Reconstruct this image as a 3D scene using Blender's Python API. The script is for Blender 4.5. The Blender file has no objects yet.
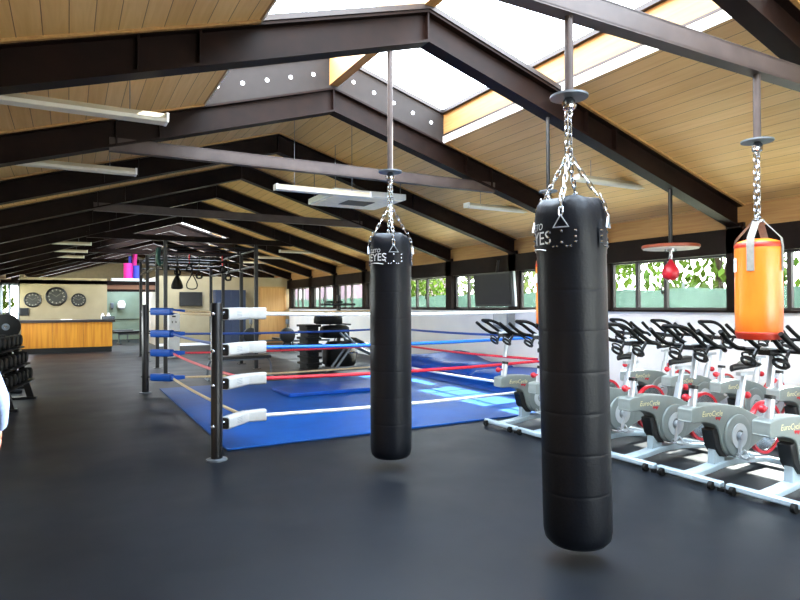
import bpy, math, random
from mathutils import Vector, Matrix
random.seed(7)
C = bpy.context.scene.collection
PI = math.pi

# ---------------------------------------------------------------- materials
def lin(h):
    h = h.lstrip('#'); r = []
    for i in (0, 2, 4):
        c = int(h[i:i+2], 16) / 255
        r.append(c / 12.92 if c <= .04045 else ((c + .055) / 1.055) ** 2.4)
    return (*r, 1)
MATS = {}
def mat(name, col, rough=.5, metal=0, col2=None, scale=8, bump=0, stretch=(1, 1, 1), emit=0, spec=None, coat=0, bscale=None):
    if name in MATS: return MATS[name]
    m = bpy.data.materials.new(name); m.use_nodes = True
    nt = m.node_tree; N = nt.nodes; L = nt.links
    b = N['Principled BSDF']
    b.inputs['Roughness'].default_value = rough; b.inputs['Metallic'].default_value = metal
    if spec is not None: b.inputs['Specular IOR Level'].default_value = spec
    if coat: b.inputs['Coat Weight'].default_value = coat
    tc = N.new('ShaderNodeTexCoord'); mp = N.new('ShaderNodeMapping'); mp.inputs['Scale'].default_value = stretch
    L.new(tc.outputs['Object'], mp.inputs['Vector'])
    no = N.new('ShaderNodeTexNoise'); no.inputs['Scale'].default_value = scale; no.inputs['Detail'].default_value = 4
    L.new(mp.outputs[0], no.inputs['Vector'])
    c1 = lin(col); c2 = lin(col2) if col2 else tuple(min(1, x * .86) for x in c1[:3]) + (1,)
    mx = N.new('ShaderNodeMix'); mx.data_type = 'RGBA'
    mr = N.new('ShaderNodeMapRange'); mr.inputs[1].default_value = .35; mr.inputs[2].default_value = .65
    L.new(no.outputs['Fac'], mr.inputs[0]); L.new(mr.outputs[0], mx.inputs[0])
    mx.inputs[6].default_value = c1; mx.inputs[7].default_value = c2
    L.new(mx.outputs[2], b.inputs['Base Color'])
    if emit:
        L.new(mx.outputs[2], b.inputs['Emission Color']); b.inputs['Emission Strength'].default_value = emit
    if bump:
        bp = N.new('ShaderNodeBump'); bp.inputs['Strength'].default_value = bump; bp.inputs['Distance'].default_value = .01
        if bscale:
            n2 = N.new('ShaderNodeTexNoise'); n2.inputs['Scale'].default_value = bscale; L.new(mp.outputs[0], n2.inputs['Vector']); L.new(n2.outputs['Fac'], bp.inputs['Height'])
        else: L.new(no.outputs['Fac'], bp.inputs['Height'])
        L.new(bp.outputs[0], b.inputs['Normal'])
    MATS[name] = m
    return m
def mth(nt, op, a, b=None, c=None):
    n = nt.nodes.new('ShaderNodeMath'); n.operation = op
    for i, v in enumerate((a, b, c)):
        if v is None: continue
        if isinstance(v, (int, float)): n.inputs[i].default_value = v
        else: nt.links.new(v, n.inputs[i])
    return n.outputs[0]
def plank_mat(name, ca, cb, seam, w, axis='X', grain=(28, 1.6, 28), rough=.55):
    m = bpy.data.materials.new(name); m.use_nodes = True; nt = m.node_tree; N = nt.nodes; L = nt.links; b = N['Principled BSDF']
    tc = N.new('ShaderNodeTexCoord'); sp = N.new('ShaderNodeSeparateXYZ'); L.new(tc.outputs['Object'], sp.inputs[0])
    u = mth(nt, 'DIVIDE', sp.outputs[axis], w); fl = mth(nt, 'FLOOR', u); fr = mth(nt, 'FRACT', u)
    wn = N.new('ShaderNodeTexWhiteNoise'); wn.noise_dimensions = '1D'; L.new(fl, wn.inputs['W'])
    mp = N.new('ShaderNodeMapping'); mp.inputs['Scale'].default_value = grain; L.new(tc.outputs['Object'], mp.inputs['Vector'])
    cx = N.new('ShaderNodeCombineXYZ'); L.new(mth(nt, 'MULTIPLY', wn.outputs['Value'], 40), cx.inputs[1])
    va = N.new('ShaderNodeVectorMath'); L.new(mp.outputs[0], va.inputs[0]); L.new(cx.outputs[0], va.inputs[1])
    no = N.new('ShaderNodeTexNoise'); no.inputs['Scale'].default_value = 1; no.inputs['Detail'].default_value = 5; no.inputs['Distortion'].default_value = .6
    L.new(va.outputs[0], no.inputs['Vector'])
    f = mth(nt, 'ADD', mth(nt, 'MULTIPLY', no.outputs['Fac'], .75), mth(nt, 'MULTIPLY', wn.outputs['Value'], .32)); f = mth(nt, 'SUBTRACT', f, .05)
    mx = N.new('ShaderNodeMix'); mx.data_type = 'RGBA'; L.new(f, mx.inputs[0]); mx.inputs[6].default_value = lin(ca); mx.inputs[7].default_value = lin(cb)
    s = mth(nt, 'LESS_THAN', fr, .035)
    m2 = N.new('ShaderNodeMix'); m2.data_type = 'RGBA'; L.new(mth(nt, 'MULTIPLY', s, .85), m2.inputs[0]); L.new(mx.outputs[2], m2.inputs[6]); m2.inputs[7].default_value = lin(seam)
    L.new(m2.outputs[2], b.inputs['Base Color']); b.inputs['Roughness'].default_value = rough
    bp = N.new('ShaderNodeBump'); bp.inputs['Strength'].default_value = .4; bp.inputs['Distance'].default_value = .01; bp.invert = True
    L.new(s, bp.inputs['Height']); L.new(bp.outputs[0], b.inputs['Normal'])
    MATS[name] = m; return m
def floor_mat():
    m = bpy.data.materials.new('rubber floor'); m.use_nodes = True; nt = m.node_tree; N = nt.nodes; L = nt.links; b = N['Principled BSDF']
    tc = N.new('ShaderNodeTexCoord'); sp = N.new('ShaderNodeSeparateXYZ'); L.new(tc.outputs['Object'], sp.inputs[0])
    n1 = N.new('ShaderNodeTexNoise'); n1.inputs['Scale'].default_value = 1.3; n1.inputs['Detail'].default_value = 6; L.new(tc.outputs['Object'], n1.inputs['Vector'])
    n2 = N.new('ShaderNodeTexNoise'); n2.inputs['Scale'].default_value = 160; L.new(tc.outputs['Object'], n2.inputs['Vector'])
    sx = mth(nt, 'LESS_THAN', mth(nt, 'FRACT', mth(nt, 'DIVIDE', sp.outputs['X'], 1.22)), .005)
    sy = mth(nt, 'LESS_THAN', mth(nt, 'FRACT', mth(nt, 'DIVIDE', sp.outputs['Y'], 1.83)), .0035)
    seam = mth(nt, 'MAXIMUM', sx, sy)
    f = mth(nt, 'ADD', mth(nt, 'MULTIPLY', n1.outputs['Fac'], .8), mth(nt, 'MULTIPLY', n2.outputs['Fac'], .25))
    mx = N.new('ShaderNodeMix'); mx.data_type = 'RGBA'; L.new(f, mx.inputs[0]); mx.inputs[6].default_value = lin('#090c11'); mx.inputs[7].default_value = lin('#12161d')
    m2 = N.new('ShaderNodeMix'); m2.data_type = 'RGBA'; L.new(mth(nt, 'MULTIPLY', seam, .6), m2.inputs[0]); L.new(mx.outputs[2], m2.inputs[6]); m2.inputs[7].default_value = lin('#0b0c0d')
    L.new(m2.outputs[2], b.inputs['Base Color'])
    L.new(mth(nt, 'ADD', mth(nt, 'MULTIPLY', n1.outputs['Fac'], .25), .36), b.inputs['Roughness'])
    b.inputs['Specular IOR Level'].default_value = .22
    bp = N.new('ShaderNodeBump'); bp.inputs['Strength'].default_value = .12; bp.inputs['Distance'].default_value = .004
    L.new(n2.outputs['Fac'], bp.inputs['Height']); L.new(bp.outputs[0], b.inputs['Normal'])
    return m
def glass_mat(name, tint, gloss=.06):
    m = bpy.data.materials.new(name); m.use_nodes = True; nt = m.node_tree; N = nt.nodes; L = nt.links
    N.remove(N['Principled BSDF']); out = N['Material Output']
    t = N.new('ShaderNodeBsdfTransparent'); t.inputs[0].default_value = tint; g = N.new('ShaderNodeBsdfGlossy'); g.inputs['Roughness'].default_value = .03
    mx = N.new('ShaderNodeMixShader'); mx.inputs[0].default_value = gloss
    L.new(t.outputs[0], mx.inputs[1]); L.new(g.outputs[0], mx.inputs[2]); L.new(mx.outputs[0], out.inputs[0]); MATS[name] = m
    return m

M_FLOOR = floor_mat()
M_PLANK = plank_mat('ceiling planks', '#c89856', '#eec98c', '#553416', .158)
M_STEEL = mat('dark brown steel', '#1a0e0a', .5, 0, '#120907', 6, spec=.1)
M_TIE = mat('grey brown steel', '#4a403d', .45, .1, '#403735', 5, spec=.3)
M_WOODTRIM = mat('pale wood curb', '#a8814c', .55, 0, '#987040', 3, stretch=(12, .6, 12))
M_WARMWHITE = mat('warm white', '#f2efe8', .5)
M_WALLW = mat('white wall paint', '#f3f5f7', .75, 0, '#eceff3', 2)
M_WALLT = mat('tan wall paint', '#9c8f72', .8, 0, '#94876a', 2)
M_WALLG = mat('pale green wall paint', '#7d9082', .8, 0, '#748779', 2)
M_WALLD = mat('dark wall paint', '#6a5a48', .8, 0, '#5e4f3f', 2)
M_GLASS = glass_mat('window glass', (.93, .96, .95, 1), .004)
M_SKYGLASS = glass_mat('skylight glass', (.95, .97, 1, 1), .004)
M_FRAME = mat('window frame dark', '#2d2624', .45, .2)
M_BLACK = mat('black plastic', '#0b0c0d', .42, 0, '#101112', 10)
M_BLACKM = mat('black powder coat', '#0c0c0e', .35, .2, '#121214', 8)
M_RUBBER = mat('black rubber', '#0a0a0a', .6, 0, '#0e0e0e', 30, spec=.2)
M_BAGL = mat('black bag leather', '#080b12', .42, 0, '#06090f', 5, .1, bscale=60, spec=.22)
M_CHROME = mat('chrome', '#c9ccd0', .22, 1, '#b5b8bc', 20)
M_SILVER = mat('silver paint', '#c3cad0', .3, .6, '#b5bcc2', 10)
M_PALEBLUE = mat('pale steel paint', '#b4c6cf', .35, .3, '#a8bac4', 6)
M_SHROUD = mat('grey green shroud', '#868f8c', .4, .15, '#7d8683', 6)
M_SHROUDL = mat('light grey plastic', '#c4cacb', .38, .1, '#b9bfc0', 6)
M_RED = mat('red gloss', '#c81f2e', .35, 0, '#b51a28', 8)
M_REDV = mat('red vinyl', '#b81a2c', .35, 0, '#9c1424', 6)
M_ORANGE = mat('orange vinyl', '#ea8426', .34, 0, '#dc5414', 1.6, .5, stretch=(1, 1, .5), bscale=14)  # lighter and redder mottling paints in the vinyl sheen
M_ORANGED = mat('orange red vinyl', '#a82a10', .42, 0, '#8a1f0c', 4, .3, bscale=20)
M_WEB = mat('grey webbing', '#85817a', .8, 0, '#7a766f', 40)
M_WHITE = mat('white plastic', '#eceded', .4, 0, '#e2e3e4', 6)
M_WHITEV = mat('white vinyl', '#b9b9b6', .5, 0, '#adadaa', 10, .2)
M_PRINT = mat('faded grey print', '#7d8088', .7)
M_LETTER = mat('cream lettering', '#dcdfe0', .5)
M_YLETTER = mat('pale yellow lettering', '#efe6b0', .5)
M_DLETTER = mat('dark lettering', '#1c1c22', .5)
M_BLUEV = mat('blue vinyl', '#00449c', .45, 0, '#003a88', 3, .15, bscale=6, spec=.25)
M_MAT = mat('blue ring mat', '#00478f', .5, 0, '#003c7d', 1.5, .12, bscale=5, spec=.2)
M_DBLUE = mat('dark blue pad', '#0450ae', .45, 0, '#03469c', 6, .2, spec=.25)
M_RW = mat('white rope', '#ecece8', .5, 0, '#dcdcd6', 60)
M_RB = mat('bright blue rope', '#1d76e0', .5, 0, '#1766c8', 60)
M_RDB = mat('blue rope', '#1c4c9e', .5, 0, '#173f88', 60)
M_RR = mat('red rope', '#d42334', .5, 0, '#bf1c2c', 60)
M_RT = mat('tan rope', '#cdb48a', .6, 0, '#bca278', 60)
M_COUNTER = mat('honey wood panel', '#ba7414', .4, 0, '#d49228', 1.6, stretch=(9, 9, .5))
M_DOORW = mat('pale wood door', '#c79a5c', .5, 0, '#b98a4e', 2, stretch=(10, 10, .6))
M_CTOP = mat('dark counter top', '#2a2322', .4)
M_NAVY = mat('navy panel', '#28344e', .4, 0, '#222d45', 3)
M_SCREEN = mat('screen glass', '#17191c', .45, 0, '#141619', 2, spec=.25)
M_SCREEND = mat('dark screen', '#0c0d10', .25)
M_GREYP = mat('grey plastic', '#cdd2d6', .5, 0, '#c3c8cc', 6)
M_GREYM = mat('grey metal', '#6d747c', .4, .5, '#626971', 8)
M_LAMP = mat('beige lamp housing', '#bfb6a2', .5, 0, '#b3aa96', 6)
M_LAMPD = mat('lamp diffuser', '#dcd8cc', .4, 0, '#d2cec2', 6)
M_CEILU = mat('cream grille panel', '#f2e8d2', .55)
M_DGREY = mat('dark grey louvre', '#5a554c', .6)
M_PLATW = mat('red brown wood rim', '#8c3f22', .45, 0, '#7a3319', 8)
M_PINK = mat('magenta foam', '#e0259a', .6)
M_BLUEF = mat('royal blue foam', '#2f3fc0', .6)
M_SKIN = mat('skin', '#6b4232', .55, 0, '#613a2b', 12)
M_SHIRT = mat('light blue cotton', '#4a5c7c', .9, 0, '#425372', 20, .3)
M_TROU = mat('dark trousers', '#23262e', .85, 0, '#1c1f26', 20)
M_HAIR = mat('dark hair', '#231a15', .6, 0, '#2f231b', 40)
M_GROUND = mat('outdoor ground', '#d9cfb8', .95, 0, '#bcbf98', .5)
M_LEAF = mat('tree leaves', '#2c3f14', .8, 0, '#43551e', 1.5, spec=.03)
M_LEAF2 = mat('dusty leaves', '#3d4728', .8, 0, '#525b38', 1.5, spec=.03)
M_BARK = mat('bark', '#3d342b', .9, 0, '#302821', 6, spec=.03)
M_CLOTH = mat('grey green shade cloth', '#37463f', .95, 0, '#2c3a34', 1.2, spec=.0)
M_MAUVE = mat('mauve render', '#554850', .9, 0, '#4c4048', 2, spec=.0)
M_PATINA = mat('worn grey paint', '#4a4f52', .6, spec=.1)
M_TEAL = mat('dark teal band', '#1f4f50', .6)

# ---------------------------------------------------------------- mesh builder
class MB:
    def __init__(s): s.v = []; s.f = []
    def add(s, vs, fs, M=None):
        o = len(s.v)
        s.v += [tuple(M @ Vector(p)) if M else tuple(p) for p in vs]
        s.f += [tuple(i + o for i in f) for f in fs]; return s
    def box(s, x0, x1, y0, y1, z0, z1, M=None):
        vs = [(x, y, z) for z in (z0, z1) for y in (y0, y1) for x in (x0, x1)]
        return s.add(vs, [(0, 2, 3, 1), (4, 5, 7, 6), (0, 1, 5, 4), (2, 6, 7, 3), (0, 4, 6, 2), (1, 3, 7, 5)], M)
    def prism(s, poly, a, b, axis='y', M=None):
        n = len(poly)
        mk = {'y': lambda p, t: (p[0], t, p[1]), 'z': lambda p, t: (p[0], p[1], t), 'x': lambda p, t: (t, p[0], p[1])}[axis]
        vs = [mk(p, a) for p in poly] + [mk(p, b) for p in poly]
        fs = [tuple(range(n)), tuple(range(2 * n - 1, n - 1, -1))] + [(i, i + n, (i + 1) % n + n, (i + 1) % n) for i in range(n)]
        return s.add(vs, fs, M)
    def tube(s, pts, r, n=8, closed=False, M=None, flat=None):
        pts = [Vector(p) for p in pts]; k = len(pts); vs = []; fs = []; up = None
        for i, p in enumerate(pts):
            if closed: t = pts[(i + 1) % k] - pts[i - 1]
            else: t = pts[min(i + 1, k - 1)] - pts[max(i - 1, 0)]
            t.normalize()
            if up is None:
                up = Vector((0, 0, 1)) if abs(t.z) < .9 else Vector((1, 0, 0))
            sd = t.cross(up).normalized(); up = sd.cross(t).normalized()
            rr = r[i] if isinstance(r, (list, tuple)) else r
            for j in range(n):
                a = 2 * PI * j / n
                vs.append(p + (sd * math.cos(a) + up * math.sin(a) * (flat or 1)) * rr)
        for i in range(k if closed else k - 1):
            for j in range(n):
                a, b = i * n, ((i + 1) % k) * n
                fs.append((a + j, a + (j + 1) % n, b + (j + 1) % n, b + j))
        if not closed:
            fs.append(tuple(reversed(range(n)))); fs.append(tuple((k - 1) * n + j for j in range(n)))
        return s.add(vs, fs, M)
    def lathe(s, prof, n=24, M=None, ring=False):
        vs = []; fs = []; k = len(prof)
        for r, z in prof:
            for j in range(n):
                a = 2 * PI * j / n; vs.append((max(r, 1e-4) * math.cos(a), max(r, 1e-4) * math.sin(a), z))
        for i in range(k - 1):
            for j in range(n):
                fs.append((i * n + j, i * n + (j + 1) % n, (i + 1) * n + (j + 1) % n, (i + 1) * n + j))
        if ring: fs += [((k - 1) * n + j, (k - 1) * n + (j + 1) % n, (j + 1) % n, j) for j in range(n)]
        else: fs.append(tuple(reversed(range(n)))); fs.append(tuple((k - 1) * n + j for j in range(n)))
        return s.add(vs, fs, M)
    def ball(s, c, r, n=12, m=8):
        rx, ry, rz = (r, r, r) if isinstance(r, (int, float)) else r
        pr = [(math.sin(PI * i / m), -math.cos(PI * i / m)) for i in range(m + 1)]
        return s.lathe(pr, n, Matrix.Translation(c) @ Matrix.Diagonal((rx, ry, rz, 1)))
    def ring(s, c, R, r, n=20, m=6, M=None):
        pts = [(R * math.cos(2 * PI * i / n), R * math.sin(2 * PI * i / n), 0) for i in range(n)]
        return s.tube(pts, r, m, True, Matrix.Translation(c) @ (M or Matrix.Identity(4)))
    def build(s, name, material, parent=None, bevel=0, ang=38, loc=None, seg=2, sub=0, m2=None, split=0):
        me = bpy.data.meshes.new(name); me.from_pydata(s.v, [], s.f); me.update()
        import bmesh
        bm = bmesh.new(); bm.from_mesh(me); bmesh.ops.recalc_face_normals(bm, faces=bm.faces); bm.to_mesh(me); bm.free()
        me.shade_smooth(); me.set_sharp_from_angle(angle=math.radians(ang))
        me.materials.append(material)
        if m2:
            me.materials.append(m2)
            for p_ in me.polygons[split:]: p_.material_index = 1
        o = bpy.data.objects.new(name, me); C.objects.link(o)
        if parent: o.parent = parent
        if loc: o.location = loc
        if sub:
            md = o.modifiers.new('sub', 'SUBSURF'); md.levels = sub; md.render_levels = sub
        if bevel:
            md = o.modifiers.new('bevel', 'BEVEL'); md.width = bevel; md.segments = seg; md.limit_method = 'ANGLE'; md.angle_limit = math.radians(40)
        return o
AX = {'x': Matrix.Rotation(PI / 2, 4, 'Y'), 'y': Matrix.Rotation(-PI / 2, 4, 'X'), 'z': Matrix.Identity(4)}
T = lambda *p: Matrix.Translation(p)
RZ = lambda a: Matrix.Rotation(a, 4, 'Z')
RY = lambda a: Matrix.Rotation(a, 4, 'Y')
RX = lambda a: Matrix.Rotation(a, 4, 'X')
def tag(o, label, cat, group=None, kind=None):
    o['label'] = label; o['category'] = cat
    if group: o['group'] = group
    if kind: o['kind'] = kind
    return o
def thing(name, label, cat, loc=(0, 0, 0), rz=0, group=None):
    o = bpy.data.objects.new(name, None); o.empty_display_size = .1; C.objects.link(o); o.location = loc; o.rotation_euler = (0, 0, rz)
    return tag(o, label, cat, group)
def struct(o, label=None):
    o['kind'] = 'structure'
    if label: o['label'] = label
    return o
def copy_tree(o, parent=None):
    c = o.copy(); C.objects.link(c)
    if parent: c.parent = parent; c.matrix_parent_inverse = o.matrix_parent_inverse.copy()
    for ch in list(o.children): copy_tree(ch, c)
    return c
def dup(o, loc, label, rz=None, group=None):
    c = copy_tree(o); c.location = loc; c['label'] = label
    if rz is not None: c.rotation_euler = (0, 0, rz)
    if group: c['group'] = group
    return c
def spline(pts, n=6):
    P = [Vector(p) for p in pts]; out = []
    for i in range(len(P) - 1):
        a, b, c, d = P[max(i - 1, 0)], P[i], P[i + 1], P[min(i + 2, len(P) - 1)]
        for k in range(n):
            t = k / n
            out.append(.5 * ((2 * b) + (c - a) * t + (2 * a - 5 * b + 4 * c - d) * t * t + (3 * b - a - 3 * c + d) * t ** 3))
    return out + [P[-1]]
def text_mesh(s, size, extrude=0.0, shear=0):
    cu = bpy.data.curves.new('t', 'FONT'); cu.body = s; cu.size = size; cu.align_x = 'CENTER'; cu.align_y = 'CENTER'; cu.extrude = extrude; cu.shear = shear; cu.resolution_u = 3
    o = bpy.data.objects.new('t', cu); C.objects.link(o); dg = bpy.context.evaluated_depsgraph_get(); dg.update()
    me = bpy.data.meshes.new_from_object(o.evaluated_get(dg))
    v = [tuple(p.co) for p in me.vertices]; f = [tuple(p.vertices) for p in me.polygons]
    bpy.data.objects.remove(o); bpy.data.curves.remove(cu); bpy.data.meshes.remove(me)
    return v, f
def wrap(vf, r, ang, z):          # bend flat lettering round an upright cylinder
    v, f = vf
    return MB().add([(r * math.cos(ang + x / r), r * math.sin(ang + x / r), z + y) for x, y, _ in v], f)

# ---------------------------------------------------------------- building
Y0, DY, XR, XW, XL, ZB, DEP, S = 4.957, 2.336, 3.01, 8.0, -1.98, 4.013, .315, .2995
YF, YE = -4.0, 33.0
fy = lambda k: Y0 + DY * k
zbot = lambda x: ZB - S * abs(x - XR)
ztop = lambda x: zbot(x) + DEP
SK0, SK1 = 1.38, 4.70              # skylight opening across the ridge
SKY_BAYS = (-3, -2, -1, 0, 6, 7, 9, 10)  # bays beyond the back wall added to light the end gable

struct(MB().box(XL - .2, XW + .2, YF - .2, YE + .2, -.1, 0).build('floor', M_FLOOR))
# outside ground well below nothing: sits around the building
struct(MB().box(XW + .2, 60, -40, 90, -.12, -.02).add([(-40, -40, -.02), (XL - .2, -40, -.02), (XL - .2, 90, -.02), (-40, 90, -.02)], [(0, 1, 2, 3)]).build('ground', M_GROUND))

cl = MB()
def slope_slab(x0, x1, y0, y1, th=.06):
    cl.prism([(x0, ztop(x0)), (x1, ztop(x1)), (x1, ztop(x1) + th), (x0, ztop(x0) + th)], y0, y1)
for k in range(-4, 13):
    a, b = max(fy(k), YF), min(fy(k + 1), YE)
    if b <= a: continue
    if k in SKY_BAYS:
        slope_slab(XL - .3, SK0, a, b); slope_slab(SK1, XW + .5, a, b)
    else:
        slope_slab(XL - .3, XR, a, b); slope_slab(XR, XW + .5, a, b)
struct(cl.build('ceiling', M_PLANK))

def frame(k):
    y = fy(k); mb = MB(); fw = .085
    def strip(za, zb_, hw, x0, x1):
        for p, q in ((x0, XR), (XR, x1)):
            mb.prism([(p, zbot(p) + za), (q, zbot(q) + za), (q, zbot(q) + zb_), (p, zbot(p) + zb_)], y - hw, y + hw)
    strip(.0, .024, fw, XL, XW); strip(DEP - .028, DEP - .004, fw, XL, XW); strip(.02, DEP - .02, .012, XL, XW)
    for x in (XR - 2.55, XR - 2.1, XR + 2.1, XR + 2.55, XR):
        mb.box(x - .008, x + .008, y - fw + .01, y + fw - .01, zbot(x) + .02, zbot(x) + DEP - .02)
    struct(mb.build('roof_frame', M_STEEL))
for k in range(-3, 13): frame(k)

def batten(k):
    mb = MB(); y = fy(k)
    sk = {1: k in SKY_BAYS, -1: (k - 1) in SKY_BAYS}
    for sg in (-1, 1):
        ya, yb = sorted((y + sg * .085, y + sg * .12))
        for p, q in ((XL, SK0 if sk[sg] else XR), (SK1 if sk[sg] else XR, XW)):
            mb.prism([(p, ztop(p) - .022), (q, ztop(q) - .022), (q, ztop(q)), (p, ztop(p))], ya, yb)
    struct(mb.build('ceiling_batten', M_WOODTRIM))
for k in range(-2, 10): batten(k)
def tie(k):
    y = fy(k); mb = MB(); x0, x1 = XR - 2.62, XR + 2.62
    mb.box(x0, x1, y - .05, y - .038, 3.21, 3.335); mb.box(x0, x1, y - .05, y + .05, 3.2, 3.214); mb.box(x0, x1, y - .05, y + .05, 3.33, 3.344)
    struct(mb.build('tie_beam', M_TIE if k < 4 else M_STEEL))
for k in (-1, 1, 3, 5, 7, 9): tie(k)

nwin = [0]
def window(label=None):
    nwin[0] += 1; return 'window_%d' % nwin[0]
# skylights: raised boxes over the ridge
RAISE = .40
for k in SKY_BAYS:
    a, b = max(fy(k), YF), min(fy(k + 1), YE); h = .06
    zr = lambda x: ztop(x)
    fr = MB()
    for p, q in ((SK0, XR), (XR, SK1)):   # dark perimeter bars carrying the glass
        for yy, kk in ((a + .06, k - 1), (b - .06, k + 1)):
            zz = RAISE if kk not in SKY_BAYS else .0
            fr.prism([(p, zr(p) + zz), (q, zr(q) + zz), (q, zr(q) + zz + .05), (p, zr(p) + zz + .05)], yy - .04, yy + .04)
    for x in (SK0 + .02, SK1 - .02): fr.box(x - .03, x + .03, a, b, zr(x) + RAISE, zr(x) + RAISE + .05)
    w = struct(fr.build(window(), M_FRAME))
    g = MB()
    for p, q in ((SK0, XR), (XR, SK1)):
        g.add([(p, a, zr(p) + RAISE + .052), (q, a, zr(q) + RAISE + .052), (q, b, zr(q) + RAISE + .052), (p, b, zr(p) + RAISE + .052)], [(0, 1, 2, 3)])
    g.build('pane', M_SKYGLASS, w)
    cb = MB()
    for x, sg in ((SK0, -1), (SK1, 1)):
        cb.box(min(x, x + sg * .05), max(x, x + sg * .05), a, b, zr(x) - .005, zr(x) + RAISE + .02)
    cb.box(XR - .06, XR + .06, a, b, zr(XR) + .02, zr(XR) + RAISE + .05)
    cb.build('curb', M_WOODTRIM, w)
    tr = MB()
    for x, sg in ((SK0, -1), (SK1, 1)):
        tr.box(min(x, x - sg * .014), max(x, x - sg * .014), a, b, zr(x) - .012, zr(x) + .09)
    tr.build('white_strip', M_WARMWHITE, w)  # white strip along the foot of each curb
    tr = MB()
    for x, sg in ((SK0, -1), (SK1, 1)): tr.box(min(x, x - sg * .02), max(x, x - sg * .02), a, b, zr(x) + .09, zr(x) + .115)
    tr.build('dark_strip', M_FRAME, w)
    ep = MB(); ho = MB()
    for yy, sg, kk in ((a + .055, 1, k - 1), (b - .055, -1, k + 1)):
        if kk in SKY_BAYS: continue
        for p, q in ((SK0, XR), (XR, SK1)):
            ep.prism([(p, zr(p) + .0), (q, zr(q) + .0), (q, zr(q) + RAISE), (p, zr(p) + RAISE)], yy - .012, yy + .012)
        for i in range(5):
            for s2 in (-1, 1):
                x = XR + s2 * (.28 + i * .3)
                ho.lathe([(.026, -.003), (.026, .003)], 12, T(x, yy + sg * .014, zr(x) + .2) @ AX['y'])  # white discs paint the daylight showing through the plate holes
    if ep.v: ep.build('end_plate', mat('grey end plate', '#26211f', .6, spec=.2), w); ho.build('light_hole_disc', M_WHITE, w)

# walls
struct(MB().box(XW, XW + .15, YF, YE, 0, 1.395).build('wall_right', M_WALLW))
struct(MB().box(XW - .06, XW + .12, YF, YE, 1.385, 1.42).build('trim_1', M_STEEL), 'dark window sill along the right wall')
fb = MB().box(XW - .1, XW + .14, YF, YE, 2.19, 2.53)
struct(fb.build('trim_2', M_STEEL), 'dark beam above the right-hand windows')
struct(MB().box(XW - .04, XW + .1, YF, YE, 2.53, ztop(XW) + .03).build('trim_3', M_WOODTRIM), 'wood blocking between beam and ceiling')
for k in range(-3, 13): struct(MB().box(XW - .1, XW + .1, fy(k) - .12, fy(k) + .12, 1.42, 2.60).build('wall_post', M_STEEL))
struct(MB().box(XL - .15, XL, YF, 9.7, 0, 3.1).box(XL - .15, XL, 9.7, 24.12, 0, 1.3).box(XL - .15, XL, 9.7, 24.12, 2.2, 3.1).box(XL - .15, XL, 24.12, 33.2, 2.45, 3.1).build('wall_left', M_WALLD))
gab = lambda x: ztop(x) + .03
def gable(name, y0, y1, m, z0=0):
    return struct(MB().prism([(XL, z0), (XW, z0), (XW, gab(XW)), (XR, gab(XR)), (XL, gab(XL))], y0, y1).build(name, m))
struct(MB().prism([(XL, 2.45), (XW, 2.45), (XW, gab(XW)), (XR, gab(XR)), (XL, gab(XL))], YF - .15, YF).box(XL, XW, YF - .15, YF, 0, .35).box(XL, 2.0, YF - .15, YF, .35, 2.45).box(7.4, XW, YF - .15, YF, .35, 2.45).build('wall_rear', M_WALLT))
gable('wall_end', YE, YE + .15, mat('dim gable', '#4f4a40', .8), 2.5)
struct(MB().box(2.95, XW, 24.0, 24.12, 0, 2.64).build('wall_back', M_WALLT))
struct(MB().box(2.95, 3.07, 24.12, 30.0, 0, 2.64).box(2.935, 2.95, 24.0, 30, 0, 2.64).build('wall_passage', M_WALLW))
struct(MB().box(-1.44, 1.22, 24.0, 24.12, 0, 2.5).build('wall_reception', M_WALLT))
struct(MB().box(-1.44, -1.32, 24.12, 30.12, 0, 2.6).build('wall_side', M_WALLT))
struct(MB().box(-1.44, 2.95, 30.0, 30.12, 0, 2.6).build('wall_far', M_WALLG))
struct(MB().box(XL, 2.94, 24.0, 24.12, 2.28, 2.42).box(1.22, 2.94, 24.0, 24.1, 2.03, 2.12).build('trim_5', M_STEEL), 'dark lintel over the far opening')
struct(MB().box(1.22, 2.94, 24.02, 24.1, 2.12, 2.28).build('trim_6', mat('brown board', '#6b4630', .6)), 'brown board over the far opening')
struct(MB().box(XL, 2.94, 24.12, 25.2, 2.34, 2.42).build('loft_shelf', M_WARMWHITE))
struct(MB().box(2.96, 6.68, 23.985, 24.0, 0, .1).build('baseboard_back', M_WALLW))
struct(MB().box(-1.3, 2.94, 29.97, 30, .9, .93).build('trim_7', M_STEEL), 'dark rail on the far wall')

# right-hand windows
def side_window(k):
    a, b = fy(k) + .12, min(fy(k + 1) - .12, 23.9); x0, x1 = XW + .02, XW + .07
    if b - a < .5: return
    z0, z1 = 1.42, 2.19; f = MB(); t = .028
    f.box(x0, x1, a, b, z0, z0 + .035); f.box(x0, x1, a, b, z1 - .03, z1)
    ys = [a + .02, a + (b - a) * .50, a + (b - a) * .75, b - .02]
    for i, y in enumerate(ys): f.box(x0 - .01, x1, y - t, y + t, z0, z1)
    w = struct(f.build(window(), M_FRAME))
    for i in range(3): MB().box(XW + .044, XW + .048, ys[i] + t, ys[i + 1] - t, z0 + .03, z1 - .03).build('pane', M_GLASS, w)
    h = MB()
    h.box(x0 - .035, x0 - .015, ys[1] + .04, ys[1] + .055, 1.68, 1.80); h.box(x0 - .035, x0, ys[1] + .03, ys[1] + .06, 1.66, 1.70)
    h.build('handle', M_BLACK, w)
for k in range(-4, 8): side_window(k)
f = MB()  # unseen left-wall glazing, added to light the ceiling and far walls
for i in range(13): f.box(XL - .1, XL - .04, 9.7 + i * 1.2 - .03, 9.7 + i * 1.2 + .03, 1.3, 2.2)
w = struct(f.build(window(), M_FRAME))
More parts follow.
